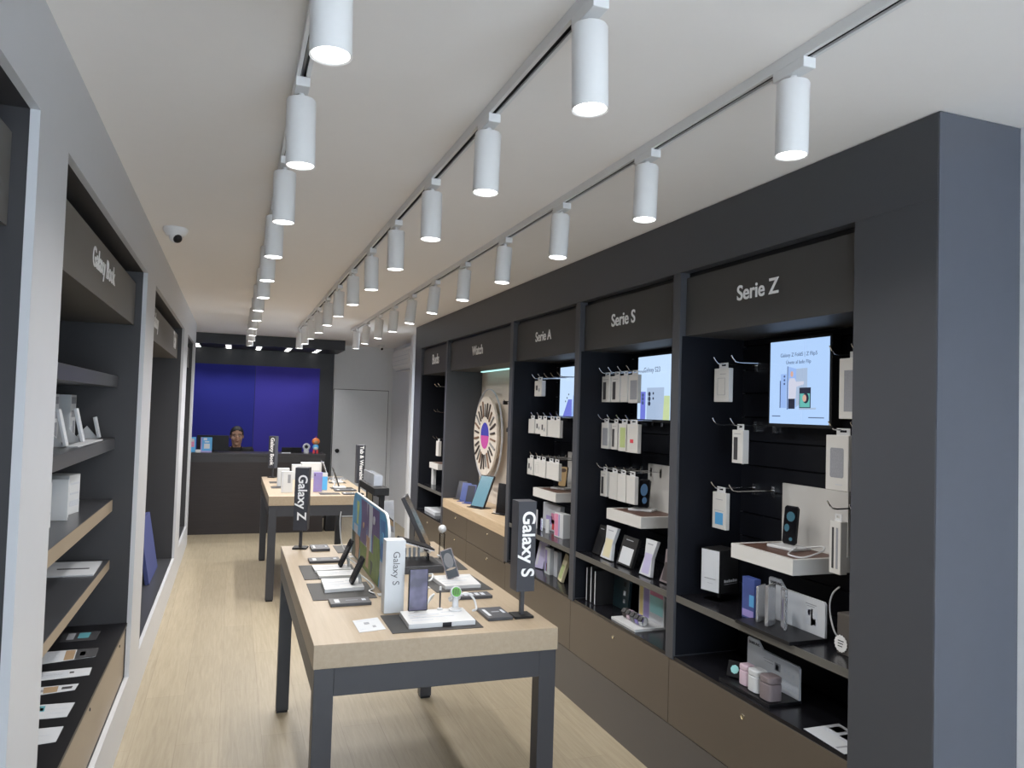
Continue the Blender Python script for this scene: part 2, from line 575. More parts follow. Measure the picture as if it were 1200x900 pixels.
niche('dark wall niche nearest the viewer at the left edge', *NICHES[0], None, None)
niche('dark wall niche with shelves and Book sign, second on left', *NICHES[1], 'Galaxy Book', (3.235, 0.52),
      shelves=((1.660, 1.715), (1.357, 1.410), (1.052, 1.110), (0.770, 0.814)), drawer=True)
niche('dark wall niche holding a blue leaning folder, third on left', *NICHES[2], 'Galaxy', (5.25, .36), words2=('Tab', 6.88, .28))
niche('dark wall niche at the far end, beside the service counter', *NICHES[3], None, None)

# ------------------------------------------------------------------ right cabinets
BX = 2.17
SEP = 0.03
ED = [1.885, 2.915, 3.95, 5.05, 6.80, 7.85]     # bay limits (separator centres)
OTR = 2.235
fr = thing('cabinet_surround', 'charcoal surround framing the row of right-hand wall cabinets', 'cabinet', (XR, 1.58, 0))
W = 2.196 - XR
yl = 8.11 - 1.58
e = MB()
e.box(0, W, 0, ED[0] - 1.58, 0, OTR)
e.build('end_column', M['charcoal'], fr, bevel=0.001)
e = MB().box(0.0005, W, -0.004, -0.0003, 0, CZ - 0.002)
e.build('end_panel', M['charcoal_daylit'], fr)
MB().box(0, W, ED[5] + SEP - 1.58, yl, 0, OTR).build('end_column', M['charcoal'], fr, bevel=0.001)
MB().box(0, W, 0, yl, OTR, CZ - 0.002).build('fascia', M['charcoal'], fr, bevel=0.001)
for k, yc in enumerate(ED[1:6]):
    MB().box(0, BX - XR, yc - SEP - 1.58, yc + SEP - 1.58, 0.547, OTR - 0.0005).build('divider', M['charcoal'], fr, bevel=0.001)
MB().box(0.004, 0.03, ED[0] + 0.0005 - 1.58, ED[5] + SEP - 0.0005 - 1.58, 0.0, 0.262).build('plinth', M['plinth'], fr)

BAYS = []
def bay(k, label, words, tc, tw, shelf=True, watch=False):
    y0 = ED[k] + (SEP if k else 0)
    y1 = ED[k + 1] - SEP
    b = thing('display_cabinet', label, 'cabinet', (XR, y0, 0))
    L = y1 - y0
    back = M['wheelwhite'] if watch else M['bayblack']
    s = MB()
    if watch:
        s.box(BX - XR, BX - XR + 0.02, 0.0005, L - 0.0005, 0.30, 1.9545)
    else:
        z = 0.55
        while z < 1.95:
            z2 = min(z + 0.100, 1.9545)
            s.box(BX - XR - 0.004, BX - XR + 0.012, 0.0005, L - 0.0005, z, z2)
            z += 0.106
        s.box(BX - XR + 0.012, BX - XR + 0.02, 0.0005, L - 0.0005, 0.30, 1.9545)
    s.build('back_panel', back, b)
    MB().box(0.0, 0.0, 0, 0, 0, 0) if False else None
    # inner linings
    for a, c in ((0.0005, 0.003), (L - 0.003, L - 0.0005)):
        MB().box(0.012, BX - XR - 0.0045, a, c, 0.565, 1.9545).build('side_lining', M['charcoal'] if watch else M['bayblack'], b)
    sg = MB().box(0.030, BX - XR - 0.002, 0.0008, L - 0.0008, 1.956, 2.212).build('sign_panel', M['signface'], b, bevel=0.001)
    MB().box(0.045, BX - XR - 0.002, 0.0008, L - 0.0008, 2.2125, OTR - 0.0008).build('shadow_gap', M['black'], b)
    text('lettering', words, '-x', (0.0292, tc - y0, 2.092), tw, M['letter'], sg, bold=0.015)
    ya = (ED[k] + 0.002 if k else ED[k] + 0.002) - y0
    yb2 = ED[k + 1] - 0.002 - y0
    def lock(par, y, z):
        q = MB()
        q.lathe([(0.0095, 0), (0.0095, 0.004), (0.007, 0.005), (0.007, 0.0035), (0.001, 0.0036)], 16,
                tf=Matrix.Translation((0.002, y, z)) @ Matrix.Rotation(-PI / 2, 4, 'Y'))
        q.build('lock', M['brass'], par, smooth=True)
    if watch:
        ym = L / 2 + 0.08
        for (a, c) in ((ya, ym - 0.002), (ym + 0.002, yb2)):
            for (z0, z1) in ((0.266, 0.528), (0.533, 0.712)):
                a2, c2 = (max(a, 0.001), min(c, L - 0.001)) if z1 > .6 else (a, c)
                d = MB().box(0.002, 0.022, a2, c2, z0, z1).build('drawer', M['taupe'], b, bevel=0.001)
                lock(d, (a + c) / 2 - 0.06, z1 - 0.04)
        MB().box(0.0, BX - XR - 0.0045, 0.0008, L - 0.0008, 0.714, 0.790).build('worktop', M['oakside'], b, bevel=0.001)
    else:
        d = MB().box(0.002, 0.022, ya, yb2, 0.266, 0.5445).build('drawer', M['taupe'], b, bevel=0.001)
        lock(d, (ya + yb2) / 2, 0.487)
        MB().box(0.006, BX - XR - 0.0045, 0.0005, L - 0.0005, 0.546, 0.560).build('base_board', M['shelfblack'], b)
        if shelf:
            m = MB()
            m.box(0.012, BX - XR - 0.0045, 0.0035, L - 0.0035, 0.797, 0.825, M['shelfblack'])
            m.box(0.008, 0.012, 0.0035, L - 0.0035, 0.797, 0.825, M['shelfedge'])
            m.build('shelf', None, b)
    BAYS.append(b)
    return b

bay(0, 'black slatwall cabinet bay headed Serie Z, nearest the viewer', 'Serie Z', 2.40, 0.245)
bay(1, 'black slatwall cabinet bay headed Serie S', 'Serie S', 3.465, 0.25)
bay(2, 'black slatwall cabinet bay headed Serie A', 'Serie A', 4.54, 0.265)
bay(3, 'pale backed cabinet bay headed Watch with oak worktop and drawers', 'Watch', 5.95, 0.29, watch=True)
bay(4, 'narrow looking black cabinet bay at the far end of row', 'Buds', 7.33, 0.26)

# led strip that washes the pale watch bay, fitted under its sign
l = tag(MB().box(2.10, 2.13, 5.2, 6.6, 1.946, 1.955).build('led_strip', M['tealglow']), 'slim pale light strip under the Watch sign', 'light')

# ---------------------------------------------------- hooks and carded accessories
def hook_mesh():
    m = MB()
    m.box(-0.012, -0.0005, -0.010, 0.010, -0.030, 0.016)
    m.tube([(-0.010, 0, 0), (-0.10, 0, -0.001), (-0.19, 0, -0.003), (-0.212, 0, 0.0), (-0.226, 0, 0.014), (-0.234, 0, 0.026)], 0.0028, 8)
    o = m.build('peg_hook', M['chrome'], smooth=True)
    return o.data, o

HMESH, HOOK0 = hook_mesh()
used = [False]
HX = BX - 0.0045
def hook(y, z, label, group, m=None):
    if not used[0]:
        o = HOOK0
        used[0] = True
    else:
        o = HOOK0.copy()
        COL.objects.link(o)
    o.location = (HX, y, z)
    return tag(o, label, 'hook', group)

def card(x, y, z, w, h, d, kind, label, group, tilt=0.0, yaw=0.0):
    """blister box hung on a hook by its tab: top of tab at the hook rod (local origin), front faces -X"""
    t = thing('accessory_box' if kind != 'pouch' else 'accessory_pouch', label, 'accessory', (x, y, z), yaw, group)
    b = MB()
    zt = -0.014
    b.box(-d / 2, d / 2, -w / 2, w / 2, zt - h, zt)
    b.build('box_body', M['card'], t, bevel=0.002)
    q = MB()
    tw = w * 0.30
    # euro tab with a slot: four small bars round the hole
    q.box(-0.001, 0.001, -tw, tw, -0.014, -0.004)
    q.box(-0.001, 0.001, -tw, -tw * 0.5, -0.004, 0.004)
    q.box(-0.001, 0.001, tw * 0.5, tw, -0.004, 0.004)
    q.box(-0.001, 0.001, -tw, tw, 0.004, 0.010)
    q.build('hang_tab', M['white'], t)
    p = MB()
    fx0, fx1 = -d / 2 - 0.0006, -d / 2 - 0.0001
    if kind == 'outline':
        for (a, c, e, f_) in ((-.26, .26, -.30, -.29), (-.26, .26, -.80, -.79), (-.26, -.24, -.80, -.30), (.24, .26, -.80, -.30)):
            p.box(fx0, fx1, a * w, c * w, zt + e * h, zt + f_ * h, M['print'])
        p.box(fx0, fx1, -.3 * w, .1 * w, zt - .18 * h, zt - .165 * h, M['print'])
    elif kind == 'darkwin':
        p.box(fx0, fx1, -.02 * w, .34 * w, zt - .90 * h, zt - .22 * h, M['darkprint'])
        p.box(fx0, fx1, -.30 * w, .30 * w, zt - .13 * h, zt - .11 * h, M['print'])
    elif kind == 'bigwin':
        p.box(fx0, fx1, -.44 * w, .30 * w, zt - .88 * h, zt - .20 * h, M['print'])
    elif kind == 'greypad':
        p.prism([(.30 * w * cx, zt - (.50 - .27 * cz) * h) for cx, cz in ((-1, .9), (-.85, 1), (.85, 1), (1, .9), (1, -.9), (.85, -1), (-.85, -1), (-1, -.9))], 'yz', fx0, fx1, M['print'])
        p.box(fx0, fx1, -.25 * w, .05 * w, zt - .90 * h, zt - .885 * h, M['lightprint'])
    elif kind == 'blue':
        p.box(fx0, fx1, -.30 * w, .28 * w, zt - .88 * h, zt - .55 * h, M['skyprint'])
        p.box(fx0, fx1, -.34 * w, .34 * w, zt - .50 * h, zt - .49 * h, M['print'])
        p.box(fx0, fx1, -.25 * w, .25 * w, zt - .20 * h, zt - .185 * h, M['print'])
    elif kind == 'green':
        p.box(fx0, fx1, -.30 * w, .30 * w, zt - .86 * h, zt - .14 * h, M['greenprint'])
    elif kind == 'red':
        p.box(fx0, fx1, -.14 * w, .14 * w, zt - .66 * h, zt - .53 * h, M['redprint'])
        p.box(fx0, fx1, -.25 * w, .2 * w, zt - .12 * h, zt - .10 * h, M['lightprint'])
    elif kind == 'charger':
        p.box(fx0, fx1, .06 * w, .30 * w, zt - .62 * h, zt - .30 * h, M['darkprint'])
        p.box(fx0, fx1, -.26 * w, -.06 * w, zt - .70 * h, zt - .50 * h, M['print'])
    elif kind == 'slot':
        p.box(fx0, fx1, .08 * w, .26 * w, zt - .9 * h, zt - .12 * h, M['darkprint'])
        p.box(fx0, fx1, -.28 * w, -.10 * w, zt - .9 * h, zt - .12 * h, M['print'])
    else:
        p.box(fx0, fx1, -.2 * w, .2 * w, zt - .14 * h, zt - .125 * h, M['lightprint'])
        p.box(fx0, fx1, -.3 * w, .05 * w, zt - .80 * h, zt - .79 * h, M['lightprint'])
    p.build('print', None, t)
    return t

RZ = (1.835, 1.573, 1.300)
RN = ('top', 'middle', 'bottom')
HB = {'nearest slatwall bay': [2.775, 2.65, 2.095, 1.995], 'second slatwall bay': [3.87, 3.76, 3.65, 3.55],
      'third slatwall bay': [4.90, 4.79, 4.68, 4.57, 4.46], 'farthest slatwall bay': [7.62, 7.48]}
for bn, ys in HB.items():
    for r, z in enumerate(RZ):
        for i, y in enumerate(ys):
            pos = ('far' if i == 0 else 'near' if i == len(ys) - 1 else ORD[i]) if len(ys) <= 3 else ORD[i]
            if len(ys) == 3 and i == 1:
                pos = 'middle'
            hook(y, z, f'chrome peg hook, {pos} from the far side, {RN[r]} row, {bn}' if len(ys) > 3 else f'chrome peg hook, {pos} one of the {RN[r]} row, {bn}',
                 'chrome peg hooks')

G1, G2, G3 = 'boxes hung in the nearest bay', 'boxes hung in the second bay', 'boxes hung in the third bay'
z = lambda r: RZ[r] - 0.0098 + 0.003
HZ = HB['nearest slatwall bay']
card(1.985, HZ[0], z(0), .105, .145, .022, 'outline', 'white boxed case with thin outline drawing, upper left of nearest bay', G1)
card(1.985, HZ[1], z(1), .072, .138, .030, 'darkwin', 'slim white box with dark slit window, centre row of nearest bay', G1)
card(1.985, HZ[0], z(2), .096, .155, .020, 'blue', 'white box with blue square printed low, under left hooks', G1)
card(1.96, HZ[3], z(0), .115, .205, .05, 'bigwin', 'tall white box with large grey window right of ad screen', G1)
card(1.99, HZ[2] - .008, z(1), .104, .190, .055, 'greypad', 'white box with rounded grey pad picture below ad screen', G1)
card(1.96, 2.072, z(2) - 0.02, .052, .178, .03, 'slot', 'narrow white box with dark slots beside the white shelf', G1)
HS = HB['second slatwall bay']
for r, i, w_, h_, kd, lb in (
        (0, 0, .098, .145, 'darkwin', 'white box with black window, leftmost of top row, second bay'),
        (0, 1, .098, .145, 'darkwin', 'white box with black window, second along top row, second bay'),
        (0, 2, .075, .145, 'plain', 'plain narrow white box, third along top row, second bay'),
        (0, 3, .098, .150, 'bigwin', 'white box with grey window, rightmost of top row, second bay'),
        (1, 0, .085, .145, 'bigwin', 'white box with grey window, leftmost of middle row, second bay'),
        (1, 1, .070, .145, 'darkwin', 'white box with black slit, second of middle row, second bay'),
        (1, 2, .098, .148, 'green', 'white box with pale green window, second bay'),
        (1, 3, .125, .150, 'red', 'white box with small red mark, second bay'),
        (2, 0, .075, .140, 'darkwin', 'white box with black slit, leftmost of bottom row, second bay'),
        (2, 1, .095, .145, 'plain', 'plain white box, second of bottom row, second bay'),
        (2, 2, .090, .145, 'plain', 'plain white box, third of bottom row, second bay'),
        (2, 3, .090, .145, 'plain', 'plain white box, rightmost of bottom row, second bay')):
    card(1.985 if i != 1 else 1.992, HS[i] - (.008 if i == 0 else 0), z(r), w_, h_, .022, kd, lb, G2)
HA = HB['third slatwall bay']
card(1.95, HA[1], z(0), .125, .105, .03, 'charger', 'small white charger box alone on the top row, third bay', G3)
for r, i, kd, lb in (
        (1, 0, 'plain', 'small white box, leftmost of middle row, third bay'),
        (1, 1, 'charger', 'small white charger box, second of middle row, third bay'),
        (1, 2, 'charger', 'small white charger box, third of middle row, third bay'),
        (1, 3, 'plain', 'small white box, fourth of middle row, third bay'),
        (1, 4, 'plain', 'small white box under the screen, third bay'),
        (2, 0, 'charger', 'small white charger box, leftmost of bottom row, third bay'),
        (2, 1, 'outline', 'small white box with outline, second of bottom row, third bay'),
        (2, 2, 'plain', 'small white box, third of bottom row, third bay'),
        (2, 3, 'plain', 'small white box, fourth of bottom row, third bay'),
        (2, 4, 'plain', 'small white box, rightmost of bottom row, third bay')):
    card(1.955 if i % 2 else 1.948, HA[i], z(r), .103, .098 + (.012 if r == 1 and i > 1 else 0) + (.012 if r == 2 else 0), .022, kd, lb, G3)
card(1.96, 7.48, z(2), .10, .15, .03, 'plain', 'white box hung in the farthest bay of the row', 'boxes hung in the farthest bay')

# ---------------------------------------------------- screens
def screen(label, y, zc, w, h, kind):
    t = thing('display_screen', label, 'screen', (2.095, y, zc))
    MB().box(0.002, 0.045, -w / 2 - .012, w / 2 + .012, -h / 2 - .014, h / 2 + .012).build('screen_frame', M['mattblack'], t, bevel=0.002)
    MB().box(0.045, 0.0695, -.06, .06, -.06, .06).build('wall_bracket', M['mattblack'], t)
    MB().box(0.0, 0.002, -w / 2, w / 2, -h / 2, h / 2).build('panel', M['scr_bg'] if kind == 'Z' else M['scr_bg2'], t)
    p = MB()
    def q(u0, u1, v0, v1, m, lay=1):      # u: 0 left..1 right as read, v: 0 bottom..1 top
        p.box(-0.0004 * lay, -0.0002, (0.5 - u1) * w, (0.5 - u0) * w, (v0 - .5) * h, (v1 - .5) * h, m)
    def poly(pts, m, lay=1):
        p.prism([((0.5 - u) * w, (v - .5) * h) for u, v in pts], 'yz', -0.0004 * lay, -0.0002, m)
    def disc(u, v, r, m, lay=3, ry=None):
        ry = ry or r
        poly([(u + r * math.cos(2 * PI * k / 14), v + ry * math.sin(2 * PI * k / 14)) for k in range(14)], m, lay)
    if kind == 'Z':
        q(.20, .30, .19, .60, M['scr_mid'])
        q(.185, .20, .19, .52, M['scr_ink'], 2)
        for v in (.60 - .03, .60 - .075, .60 - .12):
            disc(.265, v, .013, M['scr_ink'])
        poly([(.315, .69), (.47, .655), (.47, .20), (.315, .17)], M['scr_mid'])
        poly([(.47, .655), (.655, .66), (.655, .30), (.47, .20)], M['scr_grey'], 2)
        poly([(.315, .69), (.325, .69), (.325, .17), (.315, .17)], M['scr_ink'], 3)
        # person on the phone screen
        poly([(.34, .30), (.34, .50), (.36, .545), (.44, .545), (.47, .50), (.60, .505), (.60, .47), (.475, .44), (.465, .30)], M['scr_white'], 3)
        disc(.395, .595, .022, M['scr_skin'], 4, .035)
        poly([(.34, .18), (.34, .30), (.45, .30), (.45, .18)], M['scr_dark'], 4)
        poly([(.53, .19), (.53, .43), (.715, .43), (.715, .19)], M['scr_dark'], 4)
        poly([(.54, .20), (.54, .36), (.705, .36), (.705, .20)], M['scr_teal'], 5)
        disc(.64, .305, .05, M['scr_dark'], 6, .06)
        disc(.62, .305, .032, M['scr_skin'], 7, .042)
        poly([(.52, .17), (.53, .19), (.80, .195), (.80, .175)], M['scr_grey'], 3)
        q(.05, .20, .085, .095, M['scr_ink'])
        q(.68, .93, .075, .085, M['scr_ink'])
    elif kind == 'S':
        q(.10, .26, 0.0, .44, M['scr_blue'])
        for v in (.385, .325, .26):
            disc(.175, v, .03, M['scr_ink'])
        q(.30, .82, 0.0, .50, M['scr_grey'])
        for v in (.40, .325, .25):
            disc(.38, v, .037, M['scr_dark'])
        for v in (.41, .33):
            disc(.50, v, .02, M['scr_dark'])
        poly([(.80, -.0), (.83, .37), (.99, .37), (.99, 0)], M['scr_green'], 3)
    else:
        poly([(.18, .0), (.42, .34), (.60, .34), (.60, 0)], M['scr_blue'])
        poly([(.60, 0), (.66, .42), (.95, .42), (.95, 0)], M['scr_mid'], 2)
        for k in range(3):
            disc(.30 + .07 * k, .30 + .07 * k, .018, M['scr_dark'])
    pic = p.build('picture', None, t)
    ink = M['scr_ink']
    if kind == 'Z':
        text('lettering', 'Galaxy Z Fold5 | Z Flip5', '-x', (-0.0006, 0.0, .325 * h), .62 * w, ink, pic, 0.0002)
        text('lettering', 'Únete al lado Flip', '-x', (-0.0006, 0.0, .235 * h), .42 * w, ink, pic, 0.0002)
    elif kind == 'S':
        text('lettering', 'Galaxy S23', '-x', (-0.0006, .02, .28 * h), .50 * w, ink, pic, 0.0002)
    return t

screen('lit advertising screen with phones and text in nearest bay', 2.44, 1.752, .335, .335, 'Z')
screen('lit screen showing grey and violet phones, second bay', 3.545, 1.750, .335, .340, 'S')
screen('lit screen partly hidden by divider in third bay', 4.615, 1.745, .335, .330, 'A')

# ---------------------------------------------------- white wall shelves
def wall_shelf(label, y0, y1, zt=1.098, backlab=True):
    t = thing('wall_shelf', label, 'shelf', (HX, (y0 + y1) / 2, zt))
    w = (y1 - y0) / 2
    d = HX - 1.905
    m = MB()
    m.box(-d, -0.0005, -w, w, -0.056, -0.004)
    m.box(-d, -d + 0.02, -w, w, -0.004, 0.0)
    m.box(-0.03, -0.0005, -w, w, -0.004, 0.0)
    m.box(-d + 0.02, -0.03, -w, -w + 0.018, -0.004, 0.0)
    m.box(-d + 0.02, -0.03, w - 0.018, w, -0.004, 0.0)
    m.build('tray', M['card'], t)
    MB().box(-d + 0.0205, -0.0305, -w + 0.0185, w - 0.0185, -0.0038, -0.0008).build('mat_inset', M['leather'], t)
    MB().box(-0.012, -0.0005, -w, w, 0.0005, 0.240).build('back_board', M['card'], t)
    return t

wall_shelf('white wall shelf with brown mat in nearest bay', 2.23, 2.59)
wall_shelf('white wall shelf with brown mat in second bay', 3.315, 3.68)
wall_shelf('white wall shelf with brown mat in third bay', 4.37, 4.75)
wall_shelf('small white wall shelf in the farthest bay', 7.28, 7.62, zt=1.06)

def phone_on_stand(label, loc, rz, tilt, w, h, scr, base=None, body='black', deco=None, group=None, lean=0.0, t=0.008, raise_=0.012, post=True, corner=None):
    """demo phone leaning on a post rising from a white base plate; screen faces local -Y"""
    r = thing('phone_on_stand', label, 'phone', loc, rz, group)
    z0 = 0.0
    if base:
        bw, bd = base
        MB().box(-bw / 2, bw / 2, -bd / 2, bd / 2, 0.0003, raise_).build('stand_base', M['white'], r, bevel=0.003)
        z0 = raise_
    tf = Matrix.Translation((0, 0, z0 + 0.004)) @ Matrix.Rotation(lean, 4, 'Y') @ Matrix.Rotation(-tilt, 4, 'X')
    b = MB()
    c = corner or min(.009, w * .14)
    prof = [(-w / 2 + c, 0), (w / 2 - c, 0), (w / 2, c), (w / 2, h - c), (w / 2 - c, h), (-w / 2 + c, h), (-w / 2, h - c), (-w / 2, c)]
    b.prism(prof, 'xz', 0, t, tf=tf)
    ob = b.build('phone_body', M[body], r, bevel=0.001)
    s = MB()
    k = .004
    prof2 = [(-w / 2 + c, k), (w / 2 - c, k), (w / 2 - k, c), (w / 2 - k, h - c), (w / 2 - c, h - k), (-w / 2 + c, h - k), (-w / 2 + k, h - c), (-w / 2 + k, c)]
    s.prism(prof2, 'xz', -0.0006, -0.0001, M[scr], tf=tf)
    for (x, zz, rx, rz2, mm) in (deco or []):
        s.prism([(x * w + rx * w * math.cos(2 * PI * q / 14), zz * h + rz2 * h * math.sin(2 * PI * q / 14)) for q in range(14)], 'xz', -0.0011, -0.0007, M[mm], tf=tf)
    s.build('phone_screen', None, r)
    if post:
        p = MB()
        top = tf @ Vector((0, t + .003, h * .42))
        foot = Vector((top.x * .4, top.y + 0.012, z0))
        p.tube([foot, (foot + top) / 2 + Vector((0, 0.004, 0)), top], 0.007, 8)
        p.build('stand_post', M['white'], r, smooth=True)
    return r

BUB = [(0.0, .72, .30, .13, 'scr_bub'), (-.22, .42, .18, .10, 'scr_bub'), (.12, .14, .12, .05, 'scr_bub')]
phone_on_stand('demo phone with teal bubble wallpaper on white shelf, nearest bay', (2.062, 2.44, 1.0975), -PI / 2 + .15, .10, .068, .150, 'scr_off', base=(.13, .10), deco=BUB)
phone_on_stand('demo phone with dark blue screen on second white shelf', (2.055, 3.56, 1.0975), -PI / 2 + .75, .22, .066, .150, 'scr_off', base=(.13, .10), deco=[(0, .62, .30, .22, 'scr_mid2'), (.1, .25, .2, .12, 'scr_mid2')])
phone_on_stand('demo phone at the right of the third white shelf', (2.06, 4.63, 1.0975), -PI / 2 + .5, .15, .066, .135, 'scr_gold', base=(.12, .09), deco=[(0, .8, .35, .10, 'scr_brown')])
def cable(label, pts, r=0.0025, m='white', name='charging_cable'):
    # smooth the polyline
    P = [Vector(p) for p in pts]
    out = []
    n = len(P)
    for i in range(n - 1):
        p0, p1, p2, p3 = P[max(i - 1, 0)], P[i], P[i + 1], P[min(i + 2, n - 1)]
        for k in range(6):
            t = k / 6
            out.append(0.5 * ((2 * p1) + (p2 - p0) * t + (2 * p0 - 5 * p1 + 4 * p2 - p3) * t * t + (3 * p1 - p0 - 3 * p2 + p3) * t ** 3))
    out.append(P[-1])
    o = MB().tube(out, r, 8).build(name, M[m], smooth=True)
    return tag(o, label, 'cable')

cable('white cable coiled on the nearest white shelf', [(2.06, 2.40, 1.113), (2.03, 2.36, 1.115), (1.98, 2.34, 1.1015), (1.95, 2.30, 1.1015), (1.97, 2.25, 1.1015), (2.06, 2.255, 1.12), (2.11, 2.31, 1.125), (2.09, 2.37, 1.112)], .003)
cable('white cable dangling under the slotted white box, nearest bay', [(1.985, 2.09, 1.03), (1.99, 2.125, 1.0), (1.995, 2.145, .95), (1.99, 2.125, .89), (2.0, 2.11, .855), (2.06, 2.13, .84)], .003)

# ---------------------------------------------------- shelf merchandise, nearest bay
def board_display(label, loc, w, h, d, side_tab=True, base='black', boardm='paper', deco=None, brand=True, tabw=.27):
    """point-of-sale display: base plate with an upright card at its back; front faces -X, left as seen is +Y"""
    t = thing('counter_display', label, 'display stand', loc)
    MB().box(-d / 2, d / 2, -w / 2, w / 2, 0.0003, 0.013).build('base_plate', M[base], t, bevel=0.001)
    xb = d / 2 - .012
    b = MB()
    if side_tab:
        pts = [(-w / 2, 0.0135), (w / 2, 0.0135), (w / 2, h - .006), (w / 2 - .006, h), (w / 2 - tabw * w + .02, h), (w / 2 - tabw * w - .01, h - .028), (-w / 2 + .008, h - .030), (-w / 2, h - .038)]
    else:
        pts = [(-w / 2, 0.0135), (w / 2, 0.0135), (w / 2, h), (-w / 2, h)]
    b.prism(pts, 'yz', xb, xb + .010)
    bo = b.build('back_card', M[boardm], t, bevel=0.001)
    p = MB()
    for (u0, u1, v0, v1, m) in deco or []:
        p.box(xb - .0006, xb - .0001, (0.5 - u1) * w, (0.5 - u0) * w, v0 * h, v1 * h, M[m])
    if deco:
        p.build('print', None, bo)
    if brand:
        text('lettering', 'SAMSUNG', '-x', (xb - .0005, w / 2 - tabw * w * .5 - .003, h - .018), tabw * w * .80, M['darkprint'], bo, 0.0003, bold=.03)
    return t

board_display('phone display with black base on the shelf of nearest bay', (1.905, 2.295, .825), .30, .168, .165,
              deco=[(.68, .88, .25, .58, 'lightprint'), (.77, .80, .25, .60, 'darkprint'), (.72, .76, .45, .57, 'purpleprint'), (.80, .85, .27, .40, 'print'), (.68, .86, .68, .70, 'print'), (.70, .83, .64, .655, 'print')])
board_display('case display with black base on the floor of nearest bay', (1.925, 2.43, .560), .30, .165, .145,
              deco=[(.55, .66, .50, .68, 'print'), (.57, .63, .52, .64, 'darkprint'), (.33, .52, .66, .675, 'print'), (.35, .52, .60, .615, 'print'), (.72, .76, .55, .64, 'lightprint'), (.80, .84, .54, .63, 'lightprint'), (.88, .91, .50, .58, 'lightprint'), (.02, .98, .20, .40, 'lightprint')])

def slab(name, label, cat, loc, w, h, d, mats, rz=0.0, tilt=0.0, group=None, bevel=.002, deco=None, front='-x', parts=None):
    """upright box, front facing local -X; deco rectangles (u 0..1 left to right as read, v 0..1) on the front"""
    t = thing(name, label, cat, loc, rz, group)
    tf = Matrix.Rotation(tilt, 4, 'Y')
    b = MB().box(-d / 2, d / 2, -w / 2, w / 2, 0.0003, h, tf=tf)
    zmin = min(v.co.z for v in b.bm.verts)
    up = Matrix.Translation((0, 0, 0.0003 - zmin))
    for v in b.bm.verts:
        v.co = up @ v.co
    tf = up @ tf
    b.build('body', M[mats], t, bevel=bevel)
    if deco:
        p = MB()
        for (u0, u1, v0, v1, m) in deco:
            p.box(-d / 2 - .0007, -d / 2 - .0001, (0.5 - u1) * w, (0.5 - u0) * w, v0 * h, v1 * h, M[m], tf=tf)
        p.build('print', None, t)
    return t

ZS = .8385     # top of the black base on the shelf
slab('phone_box', 'dark blue phone box left on the nearest shelf display', 'box', (1.915, 2.425, .825), .075, .158, .03, 'deepblue', deco=[(.05, .95, .05, .22, 'lavender'), (.60, .98, .32, .60, 'skyprint')]).location = (1.918, 2.475, .8253)
slab('demo_phone', 'thin white phone seen edge-on beside the blue box', 'phone', (1.90, 2.395, ZS), .009, .135, .07, 'silver', rz=.5)
slab('demo_phone', 'silver folding phone, left one of the pair on display', 'phone', (1.895, 2.335, ZS), .014, .150, .06, 'silver', rz=.45)
slab('demo_phone', 'grey and violet phone standing right on the shelf display', 'phone', (1.91, 2.278, ZS), .042, .148, .012, 'silver', rz=-.35, deco=[(.28, .95, .06, .95, 'print'), (.45, .80, .25, .75, 'lavender')])
t = slab('screen_protector_box', 'black box with white front panel on small stand, nearest bay', 'box', (1.985, 2.775, .862), .10, .180, .12, 'mattblack', rz=.25,
         deco=[(0.02, .98, .02, .98, 'paper'), (.2, .8, .30, .32, 'print'), (.35, .65, .20, .21, 'print')])
p = MB()
for k in range(9):
    p.box(-.030 + k * .0092, -.0235 + k * .0092, -.0508, -.0502, .044, .053 + .003 * (k % 3 == 0), M['paper'])
p.box(-.030, .050, -.0508, -.0502, .036, .038, M['print'])
p.build('faint_print', None, t)
MB().box(-.05, .05, -.04, .04, -.0365, -.0325).build('stand_foot', M['glass'], t)
MB().box(-.006, .006, -.006, .006, -.0325, 0.0).build('stand_stem', M['mattblack'], t)
slab('storage_box', 'dark taupe box in shadow at the right end of nearest shelf', 'box', (1.985, 1.99, .825), .11, .135, .10, 'plinth')
t = MB()
t.prism([((.026 + .003 * (k % 2)) * math.cos(2 * PI * k / 32), (.026 + .003 * (k % 2)) * math.sin(2 * PI * k / 32)) for k in range(32)], 'yz', -.002, .0, M['sticker'])
for k in range(3):
    t.box(-.0026, -.0021, -.014 + .003 * k, .012, .008 - .009 * k, .011 - .009 * k, M['darkprint'])
tag(t.build('round_badge', loc=(1.9335, 2.025, .860)), 'round white scalloped badge on the taupe box', 'badge')

def puck(label, loc, w, d, h, m):
    t = thing('earbud_case', label, 'case', loc)
    def ring(s):
        return [(s * w / 2 * math.copysign(abs(math.cos(a)) ** .5, math.cos(a)), s * d / 2 * math.copysign(abs(math.sin(a)) ** .5, math.sin(a))) for a in (2 * PI * k / 24 for k in range(24))]
    b = MB()
    b.prism(ring(1), 'xy', .0003, h * .72)
    b.build('case_body', M[m], t, bevel=.004)
    b = MB()
    b.prism(ring(1), 'xy', h * .735, h)
    b.build('case_lid', M[m], t, bevel=.004)
    return t

